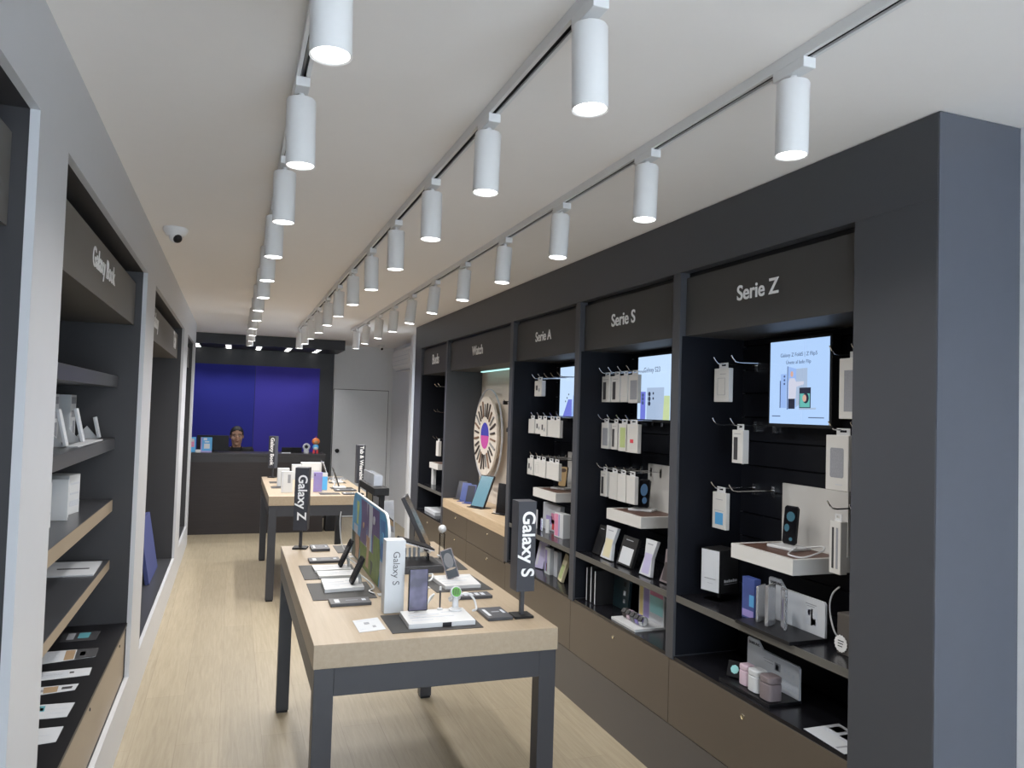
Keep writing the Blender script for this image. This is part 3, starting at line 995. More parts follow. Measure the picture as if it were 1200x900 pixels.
ZF = .5735
puck('pale pink case, left one of the row on floor display', (1.905, 2.475, ZF), .045, .050, .078, 'pinkcase')
puck('white case, middle one of the row on floor display', (1.900, 2.405, ZF), .056, .062, .082, 'whitecase')
puck('taupe grey case, right one of the row on floor display', (1.895, 2.325, ZF), .062, .066, .086, 'greycase')
t = slab('watch_box', 'small black box with glowing aqua watch face, floor display', 'box', (1.90, 2.545, ZF), .062, .062, .02, 'black', rz=.5, tilt=.35)
MB().prism([(.017 * math.cos(2 * PI * k / 8), .034 + .017 * math.sin(2 * PI * k / 8)) for k in range(8)], 'yz', -.0125, -.0103, tf=Matrix.Rotation(.35, 4, 'Y')).build('watch_face', M['lightcyan'], t)

def leaflet(name, label, cat, corners, z, m='paper', deco=None, group=None, h=.0012):
    """thin printed sheet or mat lying flat; corners far-left, far-right, near-right, near-left"""
    cx = sum(c[0] for c in corners) / 4
    cy = sum(c[1] for c in corners) / 4
    b = MB()
    b.prism([(c[0] - cx, c[1] - cy) for c in corners], 'xy', 0.0002, h, M[m])
    A, B, C, D = [Vector((c[0] - cx, c[1] - cy)) for c in corners]
    def uv(u, v):
        return (D * (1 - u) + C * u) * (1 - v) + (A * (1 - u) + B * u) * v
    for (u0, u1, v0, v1, mm) in deco or []:
        b.prism([tuple(uv(u0, v0)), tuple(uv(u1, v0)), tuple(uv(u1, v1)), tuple(uv(u0, v1))], 'xy', h, h + .0003, M[mm])
    o = b.build(name, loc=(cx, cy, z))
    return tag(o, label, cat, group)

leaflet('leaflet', 'white leaflet with photo on the floor of nearest bay', 'leaflet', [(1.85, 2.10), (2.0, 2.10), (1.98, 1.895), (1.838, 1.905)], .560,
        deco=[(.45, .95, .15, .95, 'lightprint'), (.55, .85, .3, .6, 'darkprint'), (.6, .9, .7, .9, 'tanprint'), (.05, .35, .2, .25, 'print')])

# ---------------------------------------------------- shelf merchandise, second bay
def pack(label, loc, w, h, m, m2, rz=0, tilt=.22, flared=True, group=None):
    """leaning pack whose printed card is waisted in the middle, front -X"""
    t = thing('accessory_pack', label, 'accessory', loc, rz, group)
    tf = Matrix.Translation((0, 0, .004)) @ Matrix.Rotation(tilt, 4, 'Y')
    b = MB()
    if flared:
        pts = [(-w * .5, 0.0), (w * .5, 0.0), (w * .33, h * .5), (w * .5, h), (-w * .5, h), (-w * .33, h * .5)]
    else:
        pts = [(-w * .5, 0.0), (w * .5, 0.0), (w * .5, h), (-w * .5, h)]
    b.prism(pts, 'yz', -.009, .009, tf=tf)
    b.build('card', M[m], t, bevel=.001)
    p = MB()
    wf = .31 if flared else .38
    p.box(-.0096, -.0091, -w * wf, w * wf, h * .06, h * .62, M[m2], tf=tf)
    p.box(-.0096, -.0091, -w * .2, w * .26, h * .86, h * .89, M['print'], tf=tf)
    p.build('print', None, t)
    MB().tube([tf @ Vector((.010, 0, h * .7)), Vector((.010 + h * math.sin(tilt) * .9 + .03, 0, .0045))], .004, 6).build('prop', M['mattblack'], t)
    return t

G = 'packs leaning on the second bay shelf'
pack('black pack leaning at left end of the second bay shelf', (1.915, 3.80, .825), .09, .16, 'mattblack', 'black', tilt=.3, flared=False, group=G)
pack('cream yellow waisted pack on the second bay shelf', (1.905, 3.665, .825), .125, .172, 'paper', 'cream', group=G)
pack('black pack with white windows on second bay shelf', (1.91, 3.475, .825), .155, .150, 'mattblack', 'paper', tilt=.3, flared=False, group=G)
pack('pale purple waisted pack on the second bay shelf', (1.90, 3.245, .825), .105, .172, 'paper', 'palelilac', group=G)
pack('dark pack half hidden at right end of second bay shelf', (1.91, 3.08, .825), .09, .15, 'greycase', 'strapdark', group=G)
for k, (yy, hh) in enumerate(((3.868, .185), (3.815, .200), (3.765, .185))):
    slab('slim_box', f'tall dark box with white spine, {ORD[k]} of three, floor of second bay', 'box', (1.955, yy, .560), .012, hh, .13, 'mattblack', group='dark boxes with white spines', deco=[(.1, .9, .02, .98, 'paper')])
slab('watch_board', 'dark teal board with watch pictures, floor of second bay', 'board', (2.0, 3.665, .560), .165, .195, .02, 'dkteal', tilt=.06,
     deco=[(.68, .82, .40, .52, 'lightprint'), (.70, .82, .20, .30, 'print'), (.68, .82, .64, .76, 'black')])
board_display('watch strap display with white base and rainbow card, second bay', (1.935, 3.37, .560), .245, .19, .17, side_tab=False, base='white', boardm='paper', brand=False,
              deco=[(.03, .17, .1, .90, 'yellowprint'), (.20, .42, .1, .90, 'purpleprint'), (.45, .95, .3, .75, 'lightcyan'), (.45, .95, .75, .95, 'pinkprint'), (.1, .5, .94, .97, 'print')])
for k, (yy, mm, lb) in enumerate(((3.45, 'strapdark', 'dark watch strap ring, leftmost on the white strap display'),
                                  (3.41, 'pinkcase', 'pink watch strap ring, second on the white strap display'),
                                  (3.365, 'strapgrey', 'grey watch strap ring, third on the white strap display'),
                                  (3.325, 'lavender', 'lilac watch strap ring, fourth on the white strap display'),
                                  (3.285, 'whitecase', 'white watch strap ring, rightmost on the white strap display'))):
    t = thing('watch_strap', lb, 'watch strap', (1.915, yy, .5737), .35, 'watch straps on the white display')
    prof = [(.020, 0.0), (.024, 0.0), (.024, .020), (.020, .020)]
    b = MB()
    seg = 24
    rr = []
    for k2 in range(seg):
        a = 2 * PI * k2 / seg
        rr.append([b.bm.verts.new(((p_[0]) * math.cos(a), p_[1] - .010, .0245 + p_[0] * math.sin(a))) for p_ in prof])
    for k2 in range(seg):
        for q in range(4):
            b.bm.faces.new([rr[k2][q], rr[k2][(q + 1) % 4], rr[(k2 + 1) % seg][(q + 1) % 4], rr[(k2 + 1) % seg][q]])
    b.build('strap', M[mm], t, smooth=True)
    MB().box(-.004, .004, -.013, .013, -.013, .013, tf=Matrix.Translation((-.021, 0, .040)) @ Matrix.Rotation(.7, 4, 'Y')).build('watch_case', M['black'], t, bevel=.003)

# ---------------------------------------------------- shelf merchandise, third bay
slab('phone_poster', 'board with pink and violet phone picture, third bay shelf', 'board', (2.0, 4.615, .825), .285, .175, .03, 'pwhite',
     deco=[(.2, .55, .25, .55, 'purpleprint'), (.5, .8, .30, .68, 'pinkprint'), (.55, .72, .08, .45, 'redprint'), (.1, .5, .75, .8, 'lightprint'), (.25, .4, .1, .3, 'pviolet')])
slab('demo_phone', 'small white phone, left of the pink picture board', 'phone', (1.925, 4.735, .825), .03, .125, .01, 'white', rz=.3)
slab('demo_phone', 'pale phone standing before the pink picture board', 'phone', (1.925, 4.63, .825), .05, .085, .01, 'silver', rz=-.3, deco=[(.1, .9, .1, .9, 'lavender')])
slab('demo_phone', 'white phone at right before the pink picture board', 'phone', (1.925, 4.53, .825), .03, .09, .01, 'whitecase', rz=.4)
slab('phone_box', 'pink and violet phone box at right end, third bay shelf', 'box', (1.955, 4.37, .825), .135, .150, .05, 'whitecase',
     deco=[(.06, .45, .05, .95, 'pinkprint'), (.5, .62, .05, .95, 'purpleprint')])
slab('accessory_pack', 'leaning lilac pack at left, floor of third bay', 'accessory', (1.955, 4.72, .560), .09, .175, .022, 'palelilac', rz=.3, tilt=.25, deco=[(.1, .3, .1, .9, 'paper')])
slab('accessory_pack', 'white and violet pack upright at centre, floor of third bay', 'accessory', (1.955, 4.56, .560), .085, .170, .03, 'whitecase', deco=[(.1, .5, .1, .9, 'purpleprint'), (.35, .5, .1, .4, 'redprint')])
slab('accessory_pack', 'plain pale pack right of the violet one, third bay', 'accessory', (1.975, 4.47, .560), .06, .160, .03, 'pwhite')
slab('accessory_pack', 'leaning lime yellow pack at right, floor of third bay', 'accessory', (1.94, 4.34, .560), .10, .165, .02, 'cream', rz=-.2, tilt=.3, deco=[(.15, .85, .1, .6, 'greenprint')])

# ---------------------------------------------------- watch bay
t = thing('watch_display_disc', 'large round cream disc set with watch straps around a blue and pink centre', 'display', (2.06, 6.30, 1.383))
seg = 64
R = .335
disc = MB()
disc.prism([(R * .95 * math.cos(2 * PI * k / seg), R * 1.02 * math.sin(2 * PI * k / seg)) for k in range(seg)], 'yz', .0, .018)
disc.build('disc', M['wheelwhite'], t)
rg = MB()
ra, rb = .40, .394
A = [[rg.bm.verts.new((x, r_ * .95 * math.cos(2 * PI * k / seg), r_ * 1.02 * math.sin(2 * PI * k / seg))) for k in range(seg)] for x, r_ in ((.020, rb), (.020, ra), (.034, ra), (.034, rb))]
for q in range(4):
    for k in range(seg):
        rg.bm.faces.new([A[q][k], A[q][(k + 1) % seg], A[(q + 1) % 4][(k + 1) % seg], A[(q + 1) % 4][k]])
rg.build('acrylic_rim', M['pwhite'], t)
MB().prism([(.20 * math.cos(2 * PI * k / 24), .20 * math.sin(2 * PI * k / 24)) for k in range(24)], 'yz', .0185, .105).build('wall_mount', M['wheelwhite'], t)
for nm, a0, mm in (('centre_half', 0, 'indigo'), ('centre_half', PI, 'magenta')):
    MB().prism([(.108 * math.cos(a0 + PI * k / 24), .114 * math.sin(a0 + PI * k / 24)) for k in range(25)], 'yz', -.003, -.0005).build(nm, M[mm], t)
for k in range(26):
    a = 2 * PI * (k + .5) / 26
    tf = Matrix.Rotation(a, 4, 'X')
    ln = .11 + .03 * ((k * 7) % 3) / 2
    MB().box(-.010, -.0005, .165, .165 + ln, -.008, .008, tf=tf).build('strap', M[('strapdark', 'strapbrown', 'strapgrey', 'strapdark')[k % 4]], t, bevel=.002)
for k, (y, zz) in enumerate(((5.85, 1.68), (5.72, 1.68), (5.75, 1.46), (5.62, 1.46))):
    hk = MB().tube([(-.0005, 0, 0), (-.09, 0, 0), (-.105, 0, .012)], .003, 8).box(-.105, -.075, -.016, .016, -.025, .004)
    tag(hk.build('strap_hook', M['black'], loc=(BX, y, zz)), f'short black hook right of the watch disc, {ORD[k]} of four', 'hook', 'black hooks in the watch bay')

def tablet(label, loc, rz, tilt, w, h, scr, t=.012, body='black', group=None, name='demo_tablet', foot=True):
    r = thing(name, label, 'tablet', loc, rz, group)
    tf = Matrix.Translation((0, 0, .006)) @ Matrix.Rotation(-tilt, 4, 'X')
    MB().box(-w / 2, w / 2, 0, t, 0, h, tf=tf).build('tablet_body', M[body], r, bevel=.002)
    MB().box(-w / 2 + .008, w / 2 - .008, -.0008, -.0002, .010, h - .010, tf=tf).build('tablet_screen', M[scr], r)
    if foot:
        f = MB()
        f.box(-w / 2 - .01, w / 2 + .01, -.03, .075, 0.0003, .005)
        f.build('stand_foot', M[body], r)
        q = MB()
        q.tube([(0, .068, .005), tf @ Vector((0, t + .004, h * .55))], .006, 8)
        q.build('stand_strut', M[body], r)
    return r

ZW = .790
for k, (y, x) in enumerate(((6.66, 1.96), (6.50, 1.95), (6.35, 1.95))):
    tablet(f'small blue demo tablet leaning on oak worktop, {ORD[k]} from the far end', (x, y, ZW), -.75, .35, .09, .165, 'scr_dark' if k != 1 else 'deepblue', .008, 'steel' if k == 0 else 'deepblue', 'small tablets on the oak worktop')
tablet('larger black tablet with teal screen on oak worktop', (1.93, 6.06, ZW), -1.15, .42, .165, .285, 'scr_tab', .016)
tablet('black tablet at the near end of oak worktop, seen edge-on', (2.0, 5.66, ZW), -1.25, .10, .13, .235, 'scr_off', .016)
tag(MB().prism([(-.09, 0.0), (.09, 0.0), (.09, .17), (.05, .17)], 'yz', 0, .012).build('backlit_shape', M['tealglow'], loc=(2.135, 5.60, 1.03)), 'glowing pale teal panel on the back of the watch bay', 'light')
tag(MB().tube([(0, 0, 0), (.04, -.05, 0), (.02, -.12, 0), (-.03, -.10, 0), (-.05, -.2, 0), (.02, -.26, 0)], .003, 8).build('charging_cable', M['white'], loc=(2.02, 5.9, ZW + .0032)), 'white cable lying on the oak worktop', 'cable')

# farthest bay
slab('accessory_pack', 'white pack standing on the shelf of farthest bay', 'accessory', (1.96, 7.64, .825), .08, .16, .03, 'white')
slab('demo_box', 'low white tray on the floor of farthest bay', 'tray', (1.98, 7.45, .560), .42, .035, .20, 'paper')

# ------------------------------------------------------------------ display tables
def table(label, x0, x1, y0, y1, zt=.85):
    t = thing('display_table', label, 'table', ((x0 + x1) / 2, (y0 + y1) / 2, 0))
    w, l = (x1 - x0) / 2, (y1 - y0) / 2
    MB().box(-w, w, -l, l, zt - .076, zt).build('tabletop', M['oak'], t, bevel=.0015)
    e = .004
    fz0, fz1 = zt - .165, zt - .0765
    a = MB()
    lw = .062
    a.box(-w + e + lw, w - e - lw, -l + e, -l + e + .03, fz0, fz1)
    a.box(-w + e + lw, w - e - lw, l - e - .03, l - e, fz0, fz1)
    a.box(-w + e, -w + e + .03, -l + e + lw, l - e - lw, fz0, fz1)
    a.box(w - e - .03, w - e, -l + e + lw, l - e - lw, fz0, fz1)
    a.build('apron', M['steel'], t, bevel=.001)
    for sx in (-1, 1):
        for sy in (-1, 1):
            xa, xb = sorted((sx * (w - e), sx * (w - e - lw)))
            ya, yb = sorted((sy * (l - e), sy * (l - e - lw)))
            g = MB().box(xa, xb, ya, yb, .012, fz1).build('leg', M['steel'], t, bevel=.001)
            MB().box(xa + .004, xb - .004, ya + .004, yb - .004, 0, .012).build('foot', M['black'], g)
    return t

table('oak topped display table with graphite legs, nearest the viewer', .266, 1.098, 2.465, 4.225)
table('oak topped display table with graphite legs, by the service counter', .298, 1.125, 6.50, 8.27)

ZT = .850
def sign_post(label, x, y, words, rz=0.0, tw=.235, lm='letter', face='-y down'):
    t = thing('table_sign', label, 'sign', (x, y, ZT), rz)
    MB().box(-.036, .036, -.036, .036, .0003, .009).build('base', M['mattblack'], t, bevel=.001)
    MB().box(-.0075, .0075, -.0075, .0075, .009, .098).build('stem', M['steel'], t)
    b = MB().box(-.035, .035, -.035, .035, .098, .424).build('sign_block', M['signpost'], t, bevel=.001)
    text('lettering', words, face, (0.004, -.0358, .27) if face == '-y down' else (-.0358, .004, .27), tw, M[lm], b, .001, bold=.02)
    return t

sign_post('dark upright table sign with white letters, nearest table near corner', 1.022, 2.63, 'Galaxy S', 0.0)
sign_post('dark upright table sign with white letters, nearest table far left corner', .358, 4.14, 'Galaxy Z', -.26)
sign_post('dark upright table sign, far left corner of the rear table', .40, 8.17, 'Galaxy Book', -.5, .28)
sign_post('dark upright table sign, near right corner of the rear table', 1.040, 6.60, 'Tab & Wearable', 0.05, .29)

# --- near table: mats, tiles, booklets
Q = leaflet
def booklet_plate(label, corners, z, h=.012, group=None, name='info_plate'):
    return leaflet(name, label, 'plate', corners, z, 'white', [(.08, .55, .60, .66, 'lightprint'), (.08, .75, .40, .46, 'lightprint'), (.6, .9, .70, .76, 'lightprint'), (.08, .4, .22, .27, 'lightprint')], group, h)

MT = .0022
Q('table_mat', 'dark mat under the front phone and watch on nearest table', 'mat', [(.526, 2.753), (.846, 2.754), (.843, 2.525), (.526, 2.527)], ZT, 'darkmat', h=MT)
Q('table_mat', 'dark mat second from the front, left side of nearest table', 'mat', [(.317, 3.316), (.565, 3.30), (.562, 3.014), (.317, 3.022)], ZT, 'darkmat', h=MT)
Q('table_mat', 'dark mat third from the front, left side of nearest table', 'mat', [(.314, 3.692), (.556, 3.680), (.552, 3.380), (.316, 3.390)], ZT, 'darkmat', h=MT)
Q('table_mat', 'dark mat at the far end, left side of nearest table', 'mat', [(.530, 4.185), (.66, 4.185), (.66, 3.975), (.530, 3.970)], ZT, 'darkmat', h=MT)
Q('table_mat', 'dark mat under the leaning flip phone, right side of nearest table', 'mat', [(.80, 3.337), (1.045, 3.337), (1.055, 3.045), (.81, 3.045)], ZT, 'darkmat', h=MT)
Q('table_mat', 'dark mat beyond the flip phone, right side of nearest table', 'mat', [(.83, 3.76), (1.08, 3.757), (1.065, 3.45), (.95, 3.46)], ZT, 'darkmat', h=MT)
ZM = ZT + MT
booklet_plate('white plate under the front phone and watch on nearest table', [(.592, 2.733), (.828, 2.733), (.824, 2.560), (.588, 2.560)], ZM, .016)
tag(MB().box(-.016, .016, -.0014, .0, 0.0, .014).build('latch_tab', M['black'], loc=(.722, 2.5599, ZM + .0006)), 'small black tab on the front white plate', 'tab')
booklet_plate('white plate, second from the front on left side of nearest table', [(.378, 3.330), (.536, 3.322), (.532, 3.148), (.372, 3.130)], ZM, .014)
booklet_plate('far white plate of the pair on third left mat', [(.369, 3.640), (.536, 3.632), (.534, 3.525), (.372, 3.520)], ZM, .010)
booklet_plate('near white plate of the pair on third left mat', [(.376, 3.505), (.538, 3.505), (.535, 3.395), (.378, 3.398)], ZM, .010)
booklet_plate('white plate under the leaning flip phone on nearest table', [(.845, 3.290), (1.025, 3.290), (1.012, 3.085), (.858, 3.085)], ZM, .014)

def tile(label, cx, cy, w, d, rz=0, h=.012, keys=False):
    t = thing('info_tile', label, 'tile', (cx, cy, ZT), rz)
    MB().box(-w / 2, w / 2, -d / 2, d / 2, .0003, h).build('tile_body', M['tile'], t, bevel=.001)
    p = MB()
    if keys:
        for k in range(5):
            p.box(-w * .40 + k * w * .16, -w * .40 + k * w * .16 + w * .10, -d * .25, d * .25, h, h + .0004, M['lightprint'])
    else:
        p.box(-w * .38, -w * .26, -d * .3, d * .3, h, h + .0004, M['paper'])
        p.box(w * .30, w * .40, -d * .1, d * .2, h, h + .0004, M['lightprint'])
        p.box(-w * .1, w * .2, 0, d * .08, h, h + .0004, M['print'])
    p.build('print', None, t)
    return t

tile('slate tile beside the sign at far left of nearest table', .452, 4.098, .092, .13, 0, .014)
tile('slate tile between far left sign and mats, nearest table', .440, 3.775, .145, .09)
tile('slate tile in front of the second left mat, nearest table', .446, 2.955, .152, .085)
tile('slate tile with white printed line beside the front sign', .930, 2.665, .094, .145, 0, .012)
tile('slate tile with row of pale symbols before the flip phone', .930, 2.945, .150, .075, 0, .012, keys=True)
Q('booklet', 'white printed sheet at the front left of nearest table', 'sheet', [(.421, 2.712), (.513, 2.735), (.515, 2.585), (.423, 2.566)], ZT, 'paper',
  [(.35, .55, .55, .72, 'print'), (.60, .72, .25, .4, 'print'), (.1, .3, .2, .24, 'lightprint'), (.1, .9, .85, .9, 'lightprint')])

# --- near table: devices
phone_on_stand('demo phone with lavender wallpaper facing forward, front of nearest table', (.652, 2.705, ZM + .0163), .05, .07, .072, .150, 'scr_lav', lean=.02, corner=.003, raise_=0, base=None)
t = thing('smartwatch', 'smartwatch with green dial on a white charging post, nearest table', 'watch', (.790, 2.70, ZM + .0163))
MB().lathe([(.024, .0003), (.024, .006), (.020, .008), (.012, .012), (.011, .045), (.014, .052)], 20).build('charging_post', M['white'], t, smooth=True)
tfw = Matrix.Translation((0, -.004, .066)) @ Matrix.Rotation(1.15, 4, 'X')
MB().lathe([(.018, -.010), (.021, -.006), (.021, .003), (.019, .006)], 24, tf=tfw).build('watch_case', M['whitecase'], t, smooth=True)
d_ = MB()
d_.lathe([(.0172, .0062), (.0172, .0068)], 24, M['dial'], tf=tfw)
for k in range(5):
    d_.box(-.012 + .005 * k, -.010 + .005 * k, -.010, .011, .0069, .0073, M['strapdark'], tf=tfw)
d_.build('dial', None, t)
MB().tube([(-.013, .0, .050), (-.018, .016, .040), (-.012, .030, .030), (.012, .030, .030), (.018, .016, .040), (.013, .0, .050)], .006, 8).build('strap', M['white'], t, smooth=True)
cable('white cable looping right of the smartwatch', [(.806, 2.715, .915), (.835, 2.715, .925), (.862, 2.71, .905), (.868, 2.69, .872), (.845, 2.66, .8585 + .016)], .004)
cable('white cable between front phone and stylus post', [(.69, 2.74, .872), (.715, 2.78, .90), (.735, 2.80, .905), (.71, 2.83, .856), (.69, 2.84, .8535)], .003)
t = thing('stylus', 'thin stylus upright in a holder beside the front phone', 'stylus', (.738, 2.722, ZM + .0163))
MB().lathe([(.010, .0003), (.010, .005), (.006, .007)], 16).build('holder', M['white'], t, smooth=True)
MB().lathe([(.0022, .007), (.0030, .012), (.0034, .055), (.0030, .070)], 12).build('barrel', M['steel'], t, smooth=True)
MB().lathe([(.0042, .0702), (.0042, .082), (.002, .084)], 12).build('cap', M['white'], t, smooth=True)

t = thing('upright_box', 'tall white box with grey vertical lettering at front of nearest table', 'box', (.578, 2.80, ZT), 0)
MB().box(-.036, .036, -.030, .030, MT + .0003, .266).build('box_body', M['whitecase'], t, bevel=.001)
text('lettering', 'Galaxy S', '-y down', (.003, -.0305, .165), .120, M['greyletter'], t, .0004)

# phones leaning seen from the side (left side of the table): screen faces left
phone_on_stand('demo phone leaning on second left stand, nearest table', (.482, 3.215, ZM + .0143), PI / 2 * -1, .42, .075, .115, 'scr_off', body='black', t=.010)
phone_on_stand('demo phone leaning on third left stand, nearest table', (.484, 3.585, ZM + .0103), -PI / 2, .42, .075, .130, 'scr_off', body='black', t=.010)
for k, (y0, lab) in enumerate(((3.20, 'white cable behind the second left demo phone'), (3.57, 'white cable behind the third left demo phone'))):
    cable(lab, [(.52, y0, .905), (.555, y0 - .02, .88), (.57, y0 - .06, .862), (.545, y0 - .09, .857), (.56, y0 - .135, .8555)], .003)
phone_on_stand('flip phone with gold band wallpaper leaning left, nearest table', (.925, 3.20, ZM + .0143), -.12, .14, .056, .128, 'scr_off', body='greycase', corner=.004, lean=-.30, deco=[(0, .62, .36, .26, 'scr_brown'), (0, .33, .40, .035, 'scr_gold')])
cable('white cables bunched left of the flip phone', [(.78, 3.25, .8535), (.82, 3.20, .866), (.85, 3.28, .875), (.80, 3.30, .860), (.775, 3.20, .8535), (.80, 3.12, .8535)], .0035)

# dark tray with a clear riser and an inclined tablet on top
t = thing('riser_tray', 'dark slate riser tray behind the white box, nearest table', 'tray', (.845, 3.52, ZT), 0)
MB().box(-.095, .095, -.11, .12, .0003, .034).build('tray_body', M['tile'], t, bevel=.002)
MB().box(-.085, .085, -.10, .11, .0345, .036).build('tray_mat', M['black'], t)
t = thing('clear_riser', 'clear acrylic riser standing on the dark tray', 'stand', (.830, 3.57, ZT + .0363), 0)
g = MB()
g.box(-.065, -.061, -.05, .06, 0.0, .055)
g.box(.061, .065, -.05, .06, 0.0, .030)
g.box(-.061, .061, .056, .060, 0.0, .05)
g.build('panels', M['glass'], t)
p = MB()
for k in range(5):
    p.box(-.055 + .022 * k, -.045 + .022 * k, .0505, .0555, 0.0005, .045, M['lightprint'])
p.build('insert_cards', None, t)
t = thing('demo_laptop', 'thin black and white laptop lying inclined above the clear riser', 'laptop', (.835, 3.57, .960), 0)
tfl = Matrix.Rotation(.30, 4, 'Y')
MB().box(-.075, .085, -.07, .075, -.0045, .0, tf=tfl).build('lower_shell', M['silver'], t)
MB().box(-.073, .083, -.068, .073, .0005, .006, tf=tfl).build('keyboard_deck', M['black'], t)
# tall dark tablet leaning, seen from its edge
t = thing('demo_tablet', 'large dark tablet leaning back on right side of nearest table', 'tablet', (1.0, 3.97, ZT), PI / 2 - .30)
tft = Matrix.Translation((0, 0, .010)) @ Matrix.Rotation(-.46, 4, 'X')
MB().box(-.09, .09, -.012, .010, 0, .305, tf=tft).build('tablet_body', M['steel'], t, bevel=.003)
MB().box(-.082, .082, -.0128, -.0122, .01, .295, tf=tft).build('tablet_screen', M['scr_off'], t)
MB().box(-.07, .07, -.02, .05, .0003, .008).build('stand_foot', M['white'], t)
# glossy folded leaflet in a clear holder
t = thing('brochure_holder', 'white brochure with gold and grey photo in a holder, nearest table', 'brochure', (.80, 4.12, ZT), .25)
tfb = Matrix.Rotation(-.18, 4, 'X')
MB().box(-.062, .062, 0, .004, .012, .245, tf=tfb).build('brochure', M['paper'], t)
p = MB()
p.prism([(-.02, .15), (.055, .10), (.055, .13), (-.02, .195)], 'xz', -.0010, -.0004, M['tanprint'], tf=tfb)
p.prism([(-.02, .10), (.055, .07), (.055, .10), (-.02, .15)], 'xz', -.0010, -.0004, M['print'], tf=tfb)
p.prism([(-.01, .205), (.058, .16), (.062, .235), (-.02, .245)], 'xz', -.0010, -.0004, M['pwhite'], tf=tfb)
p.prism([(-.02, .193), (.055, .128), (.055, .136), (-.02, .203)], 'xz', -.0014, -.0010, M['darkprint'], tf=tfb)
p.build('print', None, t)
MB().box(-.062, .062, -.02, .05, .0003, .006).build('holder_foot', M['glass'], t)
# white ball lamp on a clear post
t = thing('ball_speaker', 'small white ball on a clear post at right edge of nearest table', 'gadget', (1.030, 3.80, ZT))
MB().lathe([(.024, .0003), (.024, .006), (.004, .008)], 20).build('foot', M['white'], t, smooth=True)
MB().lathe([(.016, .008), (.014, .05), (.015, .112), (.010, .118)], 20).build('post', M['glass'], t, smooth=True)
MB().ball((0, 0, .138), .021).build('ball', M['white'], t, smooth=True)
cable('white cable around the foot of the ball post', [(1.0, 3.74, .854), (1.005, 3.72, .870), (1.04, 3.72, .900), (1.068, 3.75, .870), (1.065, 3.79, .854)], .003)

# black holder with a white rack at the far end
t = thing('rack_stand', 'black display holder with white rack, far end of nearest table', 'display stand', (.700, 3.985, ZT), -PI / 2)
MB().box(-.215, .215, .0, .02, .0003, .315).build('panel', M['mattblack'], t)
MB().box(-.230, .230, -.035, .04, .315, .352).build('shelf_box', M['mattblack'], t, bevel=.002)
r = MB()
for k in range(9):
    r.box(-.185 + .038 * k, -.181 + .038 * k, -.02, .025, .3525, .405)
r.box(-.19, .135, -.0205, -.018, .3525, .412)
r.build('rack', M['pwhite'], t)
p = MB()
p.box(-.16, -.02, -.0012, -.0002, .21, .305, M['cream'])
p.box(.02, .17, -.0012, -.0002, .19, .30, M['paper'])
p.build('notice', None, t)

# painted panel standing along the table
t = thing('art_panel', 'curved top panel printed with a blue and violet abstract painting', 'panel', (.592, 3.46, ZT))
N = 12
y0, y1, h_, rad = -.47, .47, .325, .095
def arc(cx, cz, a0, a1):
    return [(cx + rad * math.cos(a0 + (a1 - a0) * k / N), cz + rad * math.sin(a0 + (a1 - a0) * k / N)) for k in range(N + 1)]
outl = [(y0, .003), (y1, .003)] + arc(y1 - rad, h_ - rad, 0, PI / 2) + arc(y0 + rad, h_ - rad, PI / 2, PI)
MB().prism(outl, 'yz', .0, .010).build('board', M['white'], t)
def clip(pts):
    return pts
p = MB()
lay = [0]
def paint(pts, m, k=1):
    p.prism(pts, 'yz', -.0003 - .0003 * k, -.0001, M[m])
inn = [(y0 + .004, .006), (y1 - .004, .006)] + [(c[0] - .004, c[1] - .004) for c in arc(y1 - rad, h_ - rad, 0, PI / 2)] + [(c[0] + .004, c[1] - .004) for c in arc(y0 + rad, h_ - rad, PI / 2, PI)]
paint(inn, 'pblue', 0)
def wav(ya, yb, za, zb, m, k, amp=.012, n=9, ph=0.0):
    lo = [(ya + amp * math.sin(ph + 5 * q / n), za + (zb - za) * q / n) for q in range(n + 1)]
    hi = [(yb + amp * math.sin(ph + 1.3 + 6 * q / n), za + (zb - za) * q / n) for q in range(n, -1, -1)]
    paint(lo + hi, m, k)
wav(.02, .20, .10, .314, 'pviolet', 1, .014)
wav(-.10, .03, .11, .314, 'pwhite', 2, .012, ph=1)
wav(-.02, .02, .12, .312, 'pviolet', 3, .008, ph=2)
wav(-.28, -.10, .11, .314, 'pviolet', 1, .012, ph=2.2)
wav(-.40, -.31, .13, .290, 'pdeep', 1, .010, ph=.5)
wav(.27, .33, .18, .29, 'greenprint', 2, .010, ph=.8)
wav(.30, .40, .05, .17, 'pwhite', 2, .016, ph=.1)
wav(.22, .45, .008, .13, 'pdark', 3, .008, ph=.4)
wav(.24, .34, .02, .13, 'pochre', 4, .012, ph=2)
wav(-.20, .21, .008, .115, 'plant', 3, .010, ph=1.1)
wav(-.30, -.16, .008, .20, 'plant', 4, .014, ph=1.9)
wav(-.44, -.31, .008, .12, 'pwhite', 3, .010, ph=1.5)
wav(-.05, .02, .03, .17, 'pochre', 5, .010, ph=.3)
wav(-.14, -.09, .02, .08, 'pdark', 5, .008, ph=.6)
for (yy, zz, rr, mm) in ((.30, .25, .020, 'greenprint'), (-.15, .26, .018, 'pwhite'), (.12, .20, .014, 'pochre'), (-.36, .22, .022, 'pblue')):
    paint([(yy + rr * 1.3 * math.cos(2 * PI * k / 14), zz + rr * math.sin(2 * PI * k / 14)) for k in range(14)], mm, 6)
p.build('painting', None, t)
MB().box(-.02, .05, -.42, -.38, .0003, .0028).build('foot', M['white'], t)
MB().box(-.02, .05, .38, .42, .0003, .0028).build('foot', M['white'], t)
cable('thin white cable hanging down beside the painted panel', [(.575, 3.90, .8535), (.545, 3.945, .90), (.535, 3.97, 1.0), (.54, 3.985, 1.06)], .0025)

